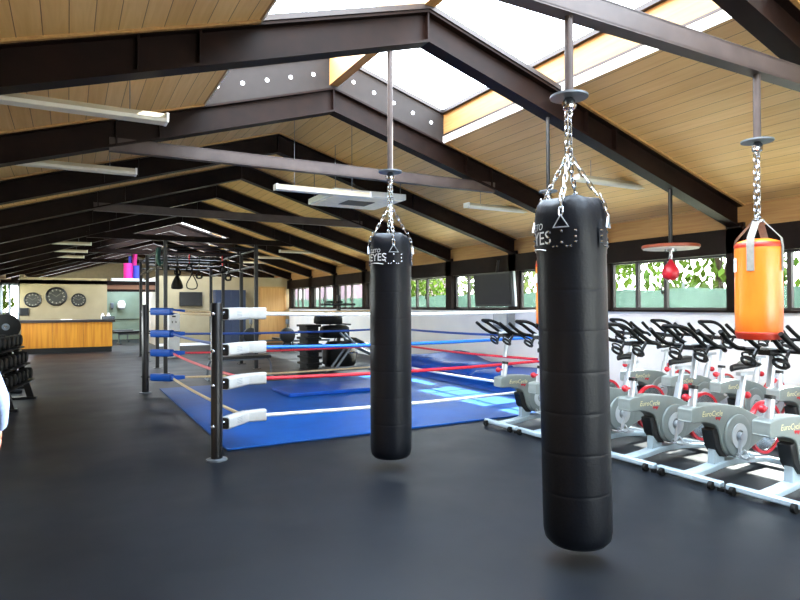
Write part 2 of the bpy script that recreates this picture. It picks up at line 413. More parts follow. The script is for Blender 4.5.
for i in range(12): MB().box(XL - .075, XL - .07, 9.73 + i * 1.2, 9.67 + (i + 1) * 1.2, 1.3, 2.2).build('pane', M_GLASS, w)
f = MB()  # unseen rear glazing, added as fill from behind the camera
for i in range(7): f.box(2.0 + i * .9 - .03, 2.0 + i * .9 + .03, YF - .1, YF - .04, .35, 2.45)
for z in (.38, 2.42): f.box(2.0, 7.4, YF - .1, YF - .04, z - .03, z + .03)
w = struct(f.build(window(), M_FRAME))
for i in range(6): MB().box(2.03 + i * .9, 1.97 + (i + 1) * .9, YF - .075, YF - .07, .41, 2.39).build('pane', M_GLASS, w)
# glazed door at the reception end
f = MB()
for x in (XL + .03, -1.72, -1.46): f.box(x - .03, x + .03, 24.0, 24.08, 0, 2.3)
for z in (.04, 1.0, 2.26): f.box(XL, -1.44, 24.0, 24.08, z - .04, z + .04)
w = struct(f.build('door_1', M_GREYM))
for x0, x1 in ((XL + .06, -1.75), (-1.69, -1.49)): MB().box(x0, x1, 24.035, 24.04, .08, 2.22).build('pane', M_GLASS, w)
# pale wooden door in the back wall
d = struct(MB().box(6.77, 7.77, 23.962, 23.99, 0.01, 2.22).build('door_2', M_DOORW))
fr = MB().box(6.71, 6.77, 23.955, 24.0, 0, 2.28).box(7.77, 7.83, 23.955, 24.0, 0, 2.28).box(6.71, 7.83, 23.955, 24.0, 2.22, 2.28)
fr.build('door_frame', mat('door casing', '#b58a50', .5), d)
MB().tube([(6.86, 23.965, 1.0), (6.86, 23.91, 1.0), (6.96, 23.91, 1.0)], .012).build('door_handle', M_CHROME, d)

# ---------------------------------------------------------------- outdoors
def tree(x, y, h, r, m, label, n=1700, seed=1):
    rnd = random.Random(seed); root = thing('tree', label, 'tree', (x, y, 0), group='trees beyond the right-hand windows')
    MB().tube([(0, 0, 0), (.05, .05, h * .45), (-.05, .1, h * .75)], [.13, .1, .04], 8).tube([(.04, .04, h * .4), (.5 * r, .3 * r, h * .7)], [.06, .02], 6).tube([(.04, .04, h * .45), (-.4 * r, -.5 * r, h * .75)], [.06, .02], 6).build('trunk', M_BARK, root)
    lv = MB(); cs = [(rnd.uniform(-.6, .6) * r, rnd.uniform(-.7, .7) * r, h * rnd.uniform(.34, .9)) for _ in range(9)]
    for _ in range(n):
        c = Vector(rnd.choice(cs)); d = Vector((rnd.gauss(0, 1), rnd.gauss(0, 1), rnd.gauss(0, .8))).normalized() * r * .62 * rnd.random() ** .5
        M = Matrix.Translation(c + d) @ Matrix.Rotation(rnd.uniform(0, 6.3), 4, 'Z') @ Matrix.Rotation(rnd.uniform(0, 3), 4, 'X')
        s_ = rnd.uniform(.09, .2); lv.add([(0, 0, 0), (s_ * .5, s_, .02), (0, s_ * 2, 0), (-s_ * .5, s_, .02)], [(0, 1, 2, 3)], M)
    lv.build('foliage', m, root)
tl = [(14.6, 2.2, 4.6, 1.7, M_LEAF2, 'thin dusty tree outside the window right of the speed ball'),
      (14.9, 5.9, 5.0, 1.8, M_LEAF2, 'dusty green tree outside the window behind the red speed ball'),
      (14.4, 9.4, 4.2, 1.6, M_LEAF, 'bright green tree outside the narrow panes left of the speed ball'),
      (15.2, 13.6, 4.8, 1.9, M_LEAF, 'green tree outside the window beside the wall screen'),
      (15.6, 19.0, 4.4, 1.8, M_LEAF2, 'grey-green tree outside the window left of the wall screen'),
      (16.5, 27.0, 4.6, 1.9, M_LEAF, 'green tree outside the windows behind the weight bench'),
      (15.0, -2.2, 5.0, 1.7, M_LEAF, 'green tree outside the window at the right edge beyond the orange bag')]
for i, t_ in enumerate(tl): tree(*t_, seed=i + 3)
tree(-2.5, 27.0, 2.3, .55, M_LEAF, 'small green tree outside the glazed door at far left', 700, 30)
fc = thing('fence', 'grey-green shade cloth fence on posts outside the right-hand windows', 'fence', (12.3, 0, 0))
cv = MB(); ny = 120
vs = []; fs = []
for i in range(ny + 1):
    y = -12 + i * .46
    for z in (0, .95, 1.86): vs.append((.05 * math.sin(i * .9), y, z + (.03 * math.sin(i * 1.7) if z > 1 else 0)))
for i in range(ny):
    for j in range(2): fs.append((i * 3 + j, i * 3 + 3 + j, i * 3 + 4 + j, i * 3 + 1 + j))
cv.add(vs, fs); cv.build('shade_cloth', M_CLOTH, fc)
for i in range(19): MB().tube([(.1, -12 + i * 3, 0), (.1, -12 + i * 3, 2.0)], .03, 8).build('post', M_PATINA, fc)
bl = thing('building', 'mauve flat-roofed building outside the far windows on the right', 'building', (20, 45, 0))
MB().box(-3, 6, -6, 6, 0, 5).build('wall', M_MAUVE, bl); MB().box(-3.3, 6.3, -6.3, 6.3, 5, 5.3).build('roof', M_PATINA, bl)
for i in range(3): MB().box(-3.03, -2.98, -4.5 + i * 3.2, -3 + i * 3.2, 1.2, 2.8).build('window', M_SCREEN, bl)

# ---------------------------------------------------------------- boxing ring
PX0, PX1, PY0, PY1, PH = 1.27, 6.3, 6.02, 11.27, 1.53
tag(MB().box(1.44, 6.40, 6.34, 11.6, .001, .022).build('ring_mat', M_MAT, bevel=.006), 'large blue vinyl floor mat spread inside the boxing ring ropes', 'mat')
ring = thing('boxing_ring', 'floor boxing ring with black corner posts and white, blue and red ropes', 'boxing ring', (0, 0, 0))
Zn = [1.42, 1.06, .725, .33]; Zf = [1.41, 1.03, .70, .28]
INS = .38
corners = [(PX0, PY0, 1, 1, Zn), (PX0 - .1, PY1, 1, -1, Zf), (PX1, PY1, -1, -1, Zf), (PX1, PY0, -1, 1, Zn)]
anch = []
def rrect(w, h, r, n=4):
    o = []
    for cx, cy, a0 in ((w - r, h - r, 0), (-w + r, h - r, 90), (-w + r, -h + r, 180), (w - r, -h + r, 270)):
        for i in range(n + 1):
            a = math.radians(a0 + 90 * i / n); o.append((cx + r * math.cos(a), cy + r * math.sin(a)))
    return o
def pad_mb(p, q, w, h, taper=1.0):
    p, q = Vector(p), Vector(q); d = (q - p).normalized(); sd = d.cross(Vector((0, 0, 1))).normalized(); up = sd.cross(d)
    rr = rrect(w, h, min(w, h) * .45); n = len(rr); vs = []; fs = []; K = 5
    for i in range(K + 1):
        c = p.lerp(q, i / K); s = (1 - (1 - taper) * i / K) * (1 if 0 < i < K else .97)
        vs += [c + sd * a * s + up * b * s for a, b in rr]
    for i in range(K):
        fs += [(i * n + j, i * n + (j + 1) % n, (i + 1) * n + (j + 1) % n, (i + 1) * n + j) for j in range(n)]
    fs += [tuple(range(n)), tuple(K * n + j for j in range(n))]
    return MB().add(vs, fs)
for ci, (x, y, sx, sy, Z) in enumerate(corners):
    p = MB().lathe([(.056, 0), (.056, PH - .01), (.05, PH)], 20, T(x, y, 0)).build('corner_post', M_BLACKM, ring)
    MB().lathe([(.1, 0), (.1, .012), (.06, .02)], 24, T(x, y, 0)).build('base_plate', M_GREYM, p)
    ax, ay = x + sx * INS, y + sy * INS; anch.append((ax, ay))
    white = ci == 0; m = M_WHITEV if white else M_DBLUE
    for z in Z:
        eb = MB().ball((x - sx * .045, y - sy * .045, z), .022, 8, 6)
        eb.tube([(x + sx * .04, y + sy * .04, z), (x + sx * .1, y + sy * .1, z)], .012, 6); eb.ring((x + sx * .1, y + sy * .1, z), .022, .006, 10, 5, RX(PI / 2) @ RY(.7))
        eb.build('eye_bolt', M_CHROME if white else M_BLACKM, p)
        pd = pad_mb((x + sx * .1, y + sy * .1, z), (ax, ay, z), .055, .062).build('turnbuckle_pad', m, ring)
        if white:
            d = Vector((sx, sy, 0)).normalized(); s0 = Vector((x + sx * .092, y + sy * .092, z))
            pad_mb(s0, s0 + d * .012, .048, .054).build('pad_hollow_shade', M_BLACK, pd)  # black end cap paints the shade inside the hollow pad
        # sleeve over the rope start on both sides of the corner
        sl = pad_mb((ax - sx * .02, ay, z), (ax + sx * .21, ay, z), .05 if white else .04, .058 if white else .045, 1.1 if white else .7).build('rope_sleeve', m, ring)
        sl2 = pad_mb((ax, ay - sy * .02, z), (ax, ay + sy * .2, z), .03, .032, .6).build('rope_sleeve', M_DBLUE if not white else M_WHITEV, ring)
        if white:
            nrm = Vector((d.y, -d.x, 0)); pr = MB()
            for i in range(4):    # faded print on the near pads
                c = s0 + d * (.2 + .0 * i) + nrm * .0565 + Vector((0, 0, .025 - i * .016))
                pr.add([c - d * .05, c + d * .05, c + d * .05 + Vector((0, 0, .004)), c - d * .05 + Vector((0, 0, .004))], [(0, 1, 2, 3)])
            pr.build('print', M_PRINT, pd)
            q = MB(); c = Vector((ax + .1, ay - .047, z))
            for i in range(3): q.add([c + Vector((-.05 + i * .034, 0, .0)), c + Vector((-.026 + i * .034, 0, .0)), c + Vector((-.026 + i * .034, 0, .022)), c + Vector((-.05 + i * .034, 0, .022))], [(0, 1, 2, 3)])
            q.build('print', M_PRINT, sl)
sides = [(0, 3, (M_RW, M_RB, M_RR, M_RW)), (0, 1, (M_RT, M_RDB, M_RR, M_RT)), (1, 2, (M_RT, M_RDB, M_RR, M_RT)), (2, 3, (M_RW, M_RDB, M_RR, M_RW))]
for a, b, ms in sides:
    for l in range(4):
        (xa, ya), (xb, yb) = anch[a], anch[b]; za, zb_ = corners[a][4][l], corners[b][4][l]
        pts = []
        for i in range(13):
            t_ = i / 12; sag = .03 * 4 * t_ * (1 - t_)
            pts.append((xa + (xb - xa) * t_, ya + (yb - ya) * t_, za + (zb_ - za) * t_ - sag))
        MB().tube(pts, .019, 8).build('rope', ms[l], ring)
tag(MB().prism(rrect(1.0, .5, .04), .023, .085, 'z').build('folding_mat', M_BLUEV, bevel=.012, loc=(4.12, 9.87, 0)), 'small thick blue mat lying on the ring floor left of the far bag', 'mat')

# crash mats along the right wall
def soft_mat(name, x0, x1, y0, y1, z0, hf, label, nx=10, ny=24):
    vs = []; fs = []
    for i in range(ny + 1):
        for j in range(nx + 1):
            u, v = i / ny, j / nx; e = min(1, min(u, 1 - u) * 14, min(v, 1 - v) * 7) ** .5
            vs.append((x0 + (x1 - x0) * v, y0 + (y1 - y0) * u, z0 + max(.02, hf(u, v)) * (.35 + .65 * e)))
    n = nx + 1
    for i in range(ny):
        for j in range(nx): fs.append((i * n + j, i * n + j + 1, (i + 1) * n + j + 1, (i + 1) * n + j))
    o = len(vs)
    vs += [(x, y, z0) for x, y, z in vs]
    for i in range(ny): fs += [(i * n, (i + 1) * n, (i + 1) * n + o, i * n + o), (i * n + nx, i * n + nx + o, (i + 1) * n + nx + o, (i + 1) * n + nx)]
    for j in range(nx): fs += [(j, j + o, j + 1 + o, j + 1), (ny * n + j, ny * n + j + 1, ny * n + j + 1 + o, ny * n + j + o)]
    return tag(MB().add(vs, fs).build(name, M_BLUEV, ang=60), label, 'mat', 'blue crash mats by the right wall')
soft_mat('crash_mat', 6.42, 7.78, 7.1, 12.4, .001, lambda u, v: .16 + .01 * math.sin(u * 20), 'long blue crash mat on the floor against the white wall, bottom of the pile')
soft_mat('crash_mat', 6.55, 7.8, 9.3, 12.3, .175, lambda u, v: .19 + .10 * math.exp(-((u - .55) / .2) ** 2) * (.4 + v) + .03 * math.sin(u * 9 + v * 3), 'humped blue crash mat on the pile nearer the far windows')
soft_mat('crash_mat', 6.5, 7.8, 7.2, 9.2, .175, lambda u, v: .14 + .05 * math.sin(u * 3.4) * v, 'flatter blue crash mat on the pile nearer the bikes')

# ---------------------------------------------------------------- hanging bags
def chain_mb(p, q, pitch=.045, wire=.0045, w=.011):
    p, q = Vector(p), Vector(q); L = (q - p).length; n = max(2, round(L / pitch)); d = (q - p).normalized()
    rot = d.to_track_quat('Z', 'Y').to_matrix().to_4x4(); mb = MB(); hl = L / n * .5 + wire * 1.6
    pts = []
    for i in range(10):
        a = 2 * PI * i / 10; z = math.sin(a); pts.append((w * math.cos(a), 0, (hl - w) * (1 if z > .01 else -1 if z < -.01 else 0) + w * z))
    for i in range(n): mb.tube(pts, wire, 5, True, Matrix.Translation(p.lerp(q, (i + .5) / n)) @ rot @ RZ(PI / 2 * (i % 2)))
    return mb
def hanger(x, y, ztop_, zplate, label, group='bag hangers under the roof steel', r=.026, plate=.11):
    t = thing('bag_hanger', label, 'bag hanger', (x, y, zplate), group=group)
    MB().lathe([(r, .0), (r, ztop_ - zplate)], 14).build('pole', M_TIE if r > .025 else M_BLACKM, t)
    MB().lathe([(plate, .0), (plate, .012), (.03, .016)], 24).build('swivel_plate', M_GREYM, t)
    MB().lathe([(.03, -.07), (.036, -.065), (.036, -.02), (.02, 0)], 12).box(-.045, .045, -.012, .012, -.05, -.03).build('swivel', M_CHROME, t)
    MB().ring((0, 0, -.088), .022, .006, 12, 5, RX(PI / 2)).build('eye_ring', M_CHROME, t)
    return t
def heavy_bag(x, y, zb_, H, R, zring, zswiv, ang, textang, ts, label, tilt=0):
    t = thing('heavy_bag', label, 'punching bag', (x, y, zb_), group='black heavy bags')
    t.rotation_euler = (0, tilt, 0)
    pr = [(0, 0), (R * .55, .0), (R * .82, .012), (R * .95, .04), (R * .995, .09)]
    zz = .09; nseg = 7; hh = H - .3
    for i in range(1, nseg + 1):
        z = .09 + (hh - .09) * i / nseg; pr += [(R, z - (hh - .09) / nseg * .5), (R, z - .02), (R, z - .004), (R * .995, z), (R, z + .004), (R, z + .02)]
    MB().lathe(pr + [(R * .97, hh + .01), (0, hh + .012)], 48).build('bag_body', M_BAGL, t, ang=60)
    pr = [(R * 1.006, hh - .03), (R * 1.01, hh), (R * 1.0, H - .17), (R * .975, H - .10), (R * .92, H - .045), (R * .8, H - .01), (R * .5, H + .006), (0, H + .01)]
    # puckered top flap
    n = 48; vs = []; fs = []
    for i, (r, z) in enumerate(pr):
        for j in range(n):
            a = 2 * PI * j / n; wv = .012 * math.sin(4 * (a - ang)) * (1 if 2 <= i <= 5 else .2) + (.006 * math.sin(23 * a) if i in (2, 3, 4) else 0)
            vs.append(((r + wv * .5) * math.cos(a), (r + wv * .5) * math.sin(a), z + wv))
    for i in range(len(pr) - 1):
        for j in range(n): fs.append((i * n + j, i * n + (j + 1) % n, (i + 1) * n + (j + 1) % n, (i + 1) * n + j))
    fs.append(tuple((len(pr) - 1) * n + j for j in range(n)))
    MB().add(vs, fs).build('top_flap', M_BAGL, t, ang=60)
    zt = H - .15
    for i in range(4):
        a = ang + i * PI / 2; ca, sa = math.cos(a), math.sin(a); rr = R * 1.02
        MA = Matrix(((-sa, 0, ca, ca * rr), (ca, 0, sa, sa * rr), (0, 1, 0, zt), (0, 0, 0, 1)))
        s = R / .23
        MB().tube([(-.05 * s, -.035 * s, .012), (.05 * s, -.035 * s, .012), (0, .045 * s, .012)], .006, 6, True, MA).build('triangle_ring', M_SILVER, t)
        rv = MB()
        pp = MB(); pv = []
        for jj in range(7):
            aa = a + (jj - 3) / 3 * .11 * s / R
            for z in (zt - .175 * s, zt - .035 * s): pv.append((rr * 1.012 * math.cos(aa), rr * 1.012 * math.sin(aa), z))
        pp.add(pv, [(2 * j, 2 * j + 2, 2 * j + 3, 2 * j + 1) for j in range(6)]); npf = len(pp.f)
        for u in (-.085, 0, .085):
            for z in (-.06, -.1, -.135): 
                if u == 0 and z == -.1: continue
                aa = a + u * s / R; rv.ball((rr * 1.016 * math.cos(aa), rr * 1.016 * math.sin(aa), zt + z * s), .0105 * s, 6, 4)
        for u in (-.055, -.03, .03, .055):
            aa = a + u * s / R; rv.ball((rr * 1.016 * math.cos(aa), rr * 1.016 * math.sin(aa), zt - .16 * s), .009 * s, 6, 4)
        pp.add(rv.v, rv.f); pp.build('rivet_patch', M_BAGL, t, m2=M_CHROME, split=npf)
        p0 = Vector((ca * rr * .995, sa * rr * .995, zt + .045 * s)); p1 = Vector((ca * R * .78, sa * R * .78, H + .012)); p2 = Vector((ca * .012, sa * .012, zring - zb_))
        cm = chain_mb(p0 + Vector((ca * .012, sa * .012, 0)), p1 + Vector((ca * .02, sa * .02, .0))); c2 = chain_mb(p1, p2); cm.add(c2.v, c2.f)
        cm.build('chain', M_CHROME, t)
    cm = chain_mb((.018, 0, zring - zb_), (.012, 0, zswiv - zb_ - .09)); c2 = chain_mb((-.018, 0, zring - zb_), (-.012, 0, zswiv - zb_ - .09)); cm.add(c2.v, c2.f)
    cm.ring((0, 0, zring - zb_), .02, .006, 12, 5, RX(PI / 2)); cm.build('chain', M_CHROME, t)
    w = wrap(text_mesh('REYES', .125 * ts, shear=0), R * 1.035, textang, zt - .10 * ts); w2 = wrap(text_mesh('CLETO', .062 * ts, shear=.2), R * 1.035, textang - .02, zt - .02 * ts); w.add(w2.v, w2.f)
    pts = [(R * 1.035 * math.cos(textang + u * .5), R * 1.035 * math.sin(textang + u * .5), zt - .165 * ts - .012 * u * u) for u in (-1, -.5, 0, .5, 1)]
    w.tube(pts, .003, 4); w.build('lettering', M_LETTER, t)
    return t
hanger(2.585, 2.62, 3.2, 2.72, 'grey pole and round swivel plate above the near large black bag')
heavy_bag(2.635, 2.62, .10, 2.02, .198, 2.37, 2.72, math.radians(-149), math.radians(-206), .86, 'large black heavy bag nearest the camera, hung on chains', -.024)
hanger(2.63, 4.957, 3.87, 2.74, 'long brown pole and swivel plate above the farther black bag')
heavy_bag(2.63, 4.957, .09, 2.07, .192, 2.42, 2.74, math.radians(-110), math.radians(-166), .76, 'slimmer black heavy bag hanging in front of the boxing ring')
hanger(4.465, 2.62, 3.2, 2.70, 'grey pole and swivel plate above the orange bag at right')
hanger(4.575, 4.957, zbot(4.575), 2.73, 'thin pole and small plate behind the near black bag', r=.02, plate=.1)
def orange_bag(x, y, label, ang):
    zb_ = 1.24; R = .155; H = .74
    t = thing('orange_bag', label, 'punching bag', (x, y, zb_), group='short orange bags')
    MB().lathe([(0, .004), (R * .6, 0), (R * .9, .012), (R * .985, .04), (R * 1.01, .2), (R, .45), (R * 1.005, H - .09), (R * .985, H - .05), (R * .9, H - .02), (R * .5, H), (0, H + .005)], 40).build('bag_body', M_ORANGE, t, ang=60)
    MB().lathe([(R * .3, -.004), (R * .93, .004), (R * 1.008, .042), (R * 1.012, .055), (R * 1.0, .058)], 40, None, True).build('bottom_seam', M_ORANGED, t, ang=60)
    MB().lathe([(R * 1.008, H - .065), (R * 1.02, H - .05), (R * .99, H - .035), (R * .96, H - .03)], 40, None, True).build('top_seam', M_ORANGED, t, ang=60)
    zg = .88
    for i in range(4):
        a = ang + i * PI / 2; ca, sa = math.cos(a), math.sin(a); w = .026
        pr = [(R * 1.03, H - .24), (R * 1.035, H - .06), (R * .98, H - .0), (.03, zg)]; vs = []
        for r, z in pr:
            for s_ in (-w, w): vs.append((r * ca - s_ * sa, r * sa + s_ * ca, z))
        MB().add(vs, [(2 * j, 2 * j + 1, 2 * j + 3, 2 * j + 2) for j in range(3)]).build('strap', M_WEB, t)
    MB().ring((0, 0, zg + .01), .03, .008, 14, 6, RX(PI / 2)).lathe([(.04, zg - .02), (.045, zg), (.02, zg + .02)], 12).build('strap_ring', M_CHROME, t)
    z1 = 2.70 - .09 - zb_
    cm = chain_mb((0.012, 0, zg + .03), (.012, 0, z1)); c2 = chain_mb((-.012, .012, zg + .03), (-.012, .01, z1)); cm.add(c2.v, c2.f); cm.build('chain', M_CHROME, t)
    tg = wrap(([(-.035, -.05, 0), (.0, -.05, 0), (.035, -.05, 0), (-.035, .05, 0), (.0, .05, 0), (.035, .05, 0)], [(0, 1, 4, 3), (1, 2, 5, 4)]), R * 1.03, ang - .95, H - .19).build('tag', M_WHITE, t)
    wrap(text_mesh('REYES', .022), R * 1.036, ang - .95, H - .17).build('tag_print', M_DLETTER, tg)
    return t
orange_bag(4.465, 2.62, 'short orange bag with grey straps hanging above the bikes at right', math.radians(-150.5 - 17))
orange_bag(4.60, 4.957, 'orange bag almost hidden behind the near large black bag', math.radians(-150))

# speed ball
sb = thing('speed_ball_platform', 'round wooden speed ball board on a pole under the roof beam', 'speed ball board', (6.59, 4.957, 2.18))
MB().lathe([(.33, .02), (.338, .026), (.338, .054), (.33, .06), (.0, .06)], 40).build('rim_board', M_PLATW, sb, ang=50)
MB().lathe([(.325, .012), (.325, .022)], 40).build('underside', mat('pale board', '#d9cdbb', .5), sb)
MB().lathe([(.024, .06), (.024, zbot(6.59) - 2.18)], 14).build('pole', M_BLACKM, sb)
MB().lathe([(.07, -.016), (.07, .014)], 16).lathe([(.018, -.12), (.022, -.1), (.02, -.016)], 10).ball((0, 0, -.1), .03, 10, 6).build('swivel', M_CHROME, sb)
sp = thing('speed_ball', 'small red pear-shaped speed ball hanging below the round board', 'speed ball', (6.59, 4.957, 1.80))
MB().lathe([(0, 0), (.05, .006), (.085, .035), (.102, .08), (.098, .125), (.075, .175), (.045, .215), (.022, .245), (.018, .26)], 24).build('ball', M_REDV, sp, ang=60)
MB().lathe([(.012, .255), (.012, .29)], 8).ring((0, 0, .29), .012, .004, 10, 5, RX(PI / 2)).build('loop', M_RUBBER, sp)

# ---------------------------------------------------------------- spin bikes
def make_bike():
    t = thing('spin_bike', 'x', 'exercise bike', (0, 0, 0), group='spin bikes')
    for x, nm in ((0, 'front_stabilizer'), (1.13, 'rear_stabilizer')):
        st = MB().box(x - .03, x + .03, -.30, .30, .028, .078).build(nm, M_PALEBLUE, t, .012)
        for y in (-.23, .23):
            if x == 0: MB().lathe([(.018, -.018), (.034, -.016), (.034, .016), (.018, .018)], 14, T(-.045, y, .036) @ AX['y']).build('wheel', M_RUBBER, st)
            else: MB().lathe([(.03, .0), (.03, .02), (.01, .03)], 12, T(x, y, 0)).build('foot', M_RUBBER, st)
        for y in (-.285, .285): MB().lathe([(.028, .0), (.028, .022), (.012, .03)], 12, T(x, y, 0)).build('end_foot', M_RUBBER, st)
    top = spline([(-.02, 0, .082), (.2, 0, .10), (.48, 0, .135), (.8, 0, .12), (1.15, 0, .08)], 5); bot = spline([(1.15, 0, .035), (.8, 0, .07), (.48, 0, .08), (.2, 0, .05), (-.02, 0, .035)], 5)
    MB().prism([(p.x, p.z) for p in top + bot], -.055, .055).build('base_beam', M_PALEBLUE, t, .008)
    MB().prism([(.30, .10), (.44, .12), (.42, .34), (.31, .34)], -.035, .035).build('strut', M_PALEBLUE, t, .006)
    prof = spline([(-.05, 0, .60), (-.03, 0, .63), (.16, 0, .645), (.40, 0, .63), (.62, 0, .59), (.80, 0, .52), (.98, 0, .445), (1.07, 0, .39), (1.09, 0, .35), (1.06, 0, .31), (.9, 0, .255), (.74, 0, .20), (.58, 0, .165), (.44, 0, .185), (.36, 0, .26), (.32, 0, .38), (.27, 0, .455), (.12, 0, .50), (-.03, 0, .505), (-.055, 0, .53), (-.05, 0, .60)], 3)
    MB().prism([(p.x, p.z) for p in prof[:-1]], -.07, .07).build('shroud', M_SHROUD, t, .022, seg=3)
    MB().prism([(.24, .42), (.36, .44), (.38, .24), (.46, .165), (.36, .18), (.28, .27)], -.055, .055).build('lower_cover', M_BLACK, t, .01)
    for sg in (-1, 1):
        MB().lathe([(.0, 0), (.185, 0), (.19, .008), (.185, .02), (.16, .026), (.10, .022), (.0, .022)], 32, T(.56, sg * .07, .345) @ (AX['y'] if sg > 0 else RX(PI / 2))).build('chain_guard', M_SHROUD if sg < 0 else M_SHROUD, t)
        gd = MB().lathe([(.055, 0.024), (.055, .03), (.11, .03), (.11, .022)], 28, T(.56, sg * .07, .345) @ (AX['y'] if sg > 0 else RX(PI / 2)), True).build('guard_ring', M_SHROUDL, t)
        ang = -1.75 if sg < 0 else PI - 1.75
        cx, cz = .56 + .17 * math.cos(ang), .345 + .17 * math.sin(ang); y = sg * .11
        cr = MB().tube([(.56, y, .345), (cx, y, cz)], [.02, .014], 8).lathe([(.035, -.02), (.035, .02)], 14, T(.56, y, .345) @ AX['y']).build('crank', M_SILVER, t)
        pdl = MB().box(cx - .05, cx + .05, y + sg * .02 - (.0 if sg > 0 else .09), y + sg * .02 + (.09 if sg > 0 else .0), cz - .012, cz + .012).build('pedal', M_SILVER, cr, .004)
        yc = y + sg * .065
        cg = MB().tube(spline([(cx - .05, yc - .03, cz), (cx - .11, yc - .03, cz + .02), (cx - .115, yc, cz + .05), (cx - .11, yc + .03, cz + .02), (cx - .05, yc + .03, cz)], 3), .006, 6).tube(spline([(cx - .02, yc - .045, cz), (cx - .03, yc, cz + .065), (cx - .02, yc + .045, cz)], 4), .007, 5)
        cg.build('toe_cage', M_SILVER, cr)
    MB().lathe([(.0, 0), (.045, 0), (.045, .006), (.0, .006)], 20, T(1.0, -.071, .365) @ RX(PI / 2)).build('badge', M_WHITE, t)
    fx, fz, fyy = 1.15, .345, .03
    fl = MB().lathe([(.0, -.012), (.06, -.02), (.07, -.008), (.21, -.008), (.215, -.014), (.235, -.014), (.235, .014), (.215, .014), (.21, .008), (.07, .008), (.06, .02), (.0, .012)], 40, T(fx, fyy, fz) @ AX['y']).build('flywheel', M_CHROME, t)
    MB().lathe([(.222, -.02), (.247, -.022), (.25, 0), (.247, .022), (.222, .02)], 44, T(fx, fyy, fz) @ AX['y'], True).build('flywheel_rim', M_RED, fl)
    MB().tube([(1.0, .075, .37), (1.15, .075, .345), (1.14, .075, .09)], .018, 8).tube([(1.15, -.02, .345), (1.15, .085, .345)], .015, 8).build('flywheel_fork', M_SILVER, t)
    # head tube, bars
    MB().tube([(.03, 0, .52), (.075, 0, .80)], .036, 14).build('head_sleeve', M_SILVER, t)
    MB().tube([(.065, 0, .76), (.115, 0, 1.01)], .026, 12).build('stem', M_SILVER, t)
    MB().lathe([(.04, 0), (.04, .03)], 14, T(.068, 0, .78) @ RY(.16)).build('collar', M_BLACK, t)
    kb = lambda x, z, sgn: MB().tube([(x, 0, z), (x + sgn * .05, 0, z)], .01, 6).ball((x + sgn * .065, 0, z), .032, 12, 8)
    kb(.03, .715, -1).build('knob', M_RED, t)
    hb = MB(); HZ = 1.035
    hb.tube([(.12, -.225, HZ), (.12, .225, HZ)], .017, 10)
    hb.tube([(.115, 0, .99), (.12, 0, HZ)], .03, 10); hb.box(.0, .15, -.045, .045, HZ - .03, HZ + .012)
    hb_ = hb.build('handlebar', M_BLACKM, t)
    for sg in (-1, 1):
        MB().tube(spline([(.20, sg * .20, HZ - .03), (.12, sg * .225, HZ), (.03, sg * .235, HZ + .015), (-.08, sg * .235, HZ + .07), (-.19, sg * .225, HZ + .145)], 5), .0185, 10).build('grip', M_RUBBER, hb_)
        cu = MB().ring((.0, sg * .12, HZ - .085), .05, .013, 18, 6, RY(.75)); cu.tube([(.04, sg * .12, HZ - .13), (.06, sg * .12, HZ - .06), (.11, sg * .12, HZ)], .014, 6); cu.ring((-.005, sg * .12, HZ - .045), .045, .008, 18, 6, RY(.75))
        cu.build('bottle_ring', M_BLACK, hb_)
    MB().tube(spline([(.12, .075, HZ), (.03, .09, HZ + .045), (-.10, .10, HZ + .13), (-.20, .085, HZ + .17), (-.235, .0, HZ + .175), (-.20, -.085, HZ + .17), (-.10, -.10, HZ + .13), (.03, -.09, HZ + .045), (.12, -.075, HZ)], 5), .0175, 10).build('loop_bar', M_RUBBER, hb_)
    MB().box(.0, .10, -.035, .035, HZ + .0, HZ + .03).build('console', M_GREYP, hb_, .006)
    # seat
    MB().tube([(.70, 0, .55), (.75, 0, .72)], .034, 12).build('seat_sleeve', M_SILVER, t)
    MB().tube([(.74, 0, .68), (.79, 0, .86)], .025, 12).box(.70, .90, -.022, .022, .855, .885).build('seat_post', M_SILVER, t)
    kb(.77, .67, 1).build('knob', M_RED, t)
    vs = []; fs = []
    sec = [(.60, .018, .0), (.66, .03, .01), (.74, .05, .012), (.80, .085, .018), (.86, .11, .028), (.90, .10, .03), (.92, .06, .025)]
    for x, w, dz in sec:
        for a in range(10):
            an = 2 * PI * a / 10; vs.append((x, w * math.cos(an), .925 + dz + .03 * math.sin(an)))
    for i in range(len(sec) - 1):
        for j in range(10): fs.append((i * 10 + j, i * 10 + (j + 1) % 10, (i + 1) * 10 + (j + 1) % 10, (i + 1) * 10 + j))
    fs += [tuple(range(10)), tuple((len(sec) - 1) * 10 + j for j in range(10))]
    MB().add(vs, fs).build('saddle', M_BLACK, t, ang=70)
    # lettering on the shroud, both sides
    v, f = text_mesh('EuroCycle', .066, shear=.25)
    MB().add([(.215 + x, -.0725, .565 - x * .04 + y) for x, y, _ in v], f).build('lettering', M_YLETTER, t)
    MB().add([(.245 - x, .0725, .565 + y) for x, y, _ in v], f).build('lettering', M_YLETTER, t)
    MB().add([(.25, -.0725, .535), (.34, -.0725, .527), (.31, -.0725, .497), (.29, -.0725, .518), (.27, -.0725, .505)], [(0, 1, 2, 3, 4)]).build('red_mark', M_RED, t)
    return t
bike = make_bike()
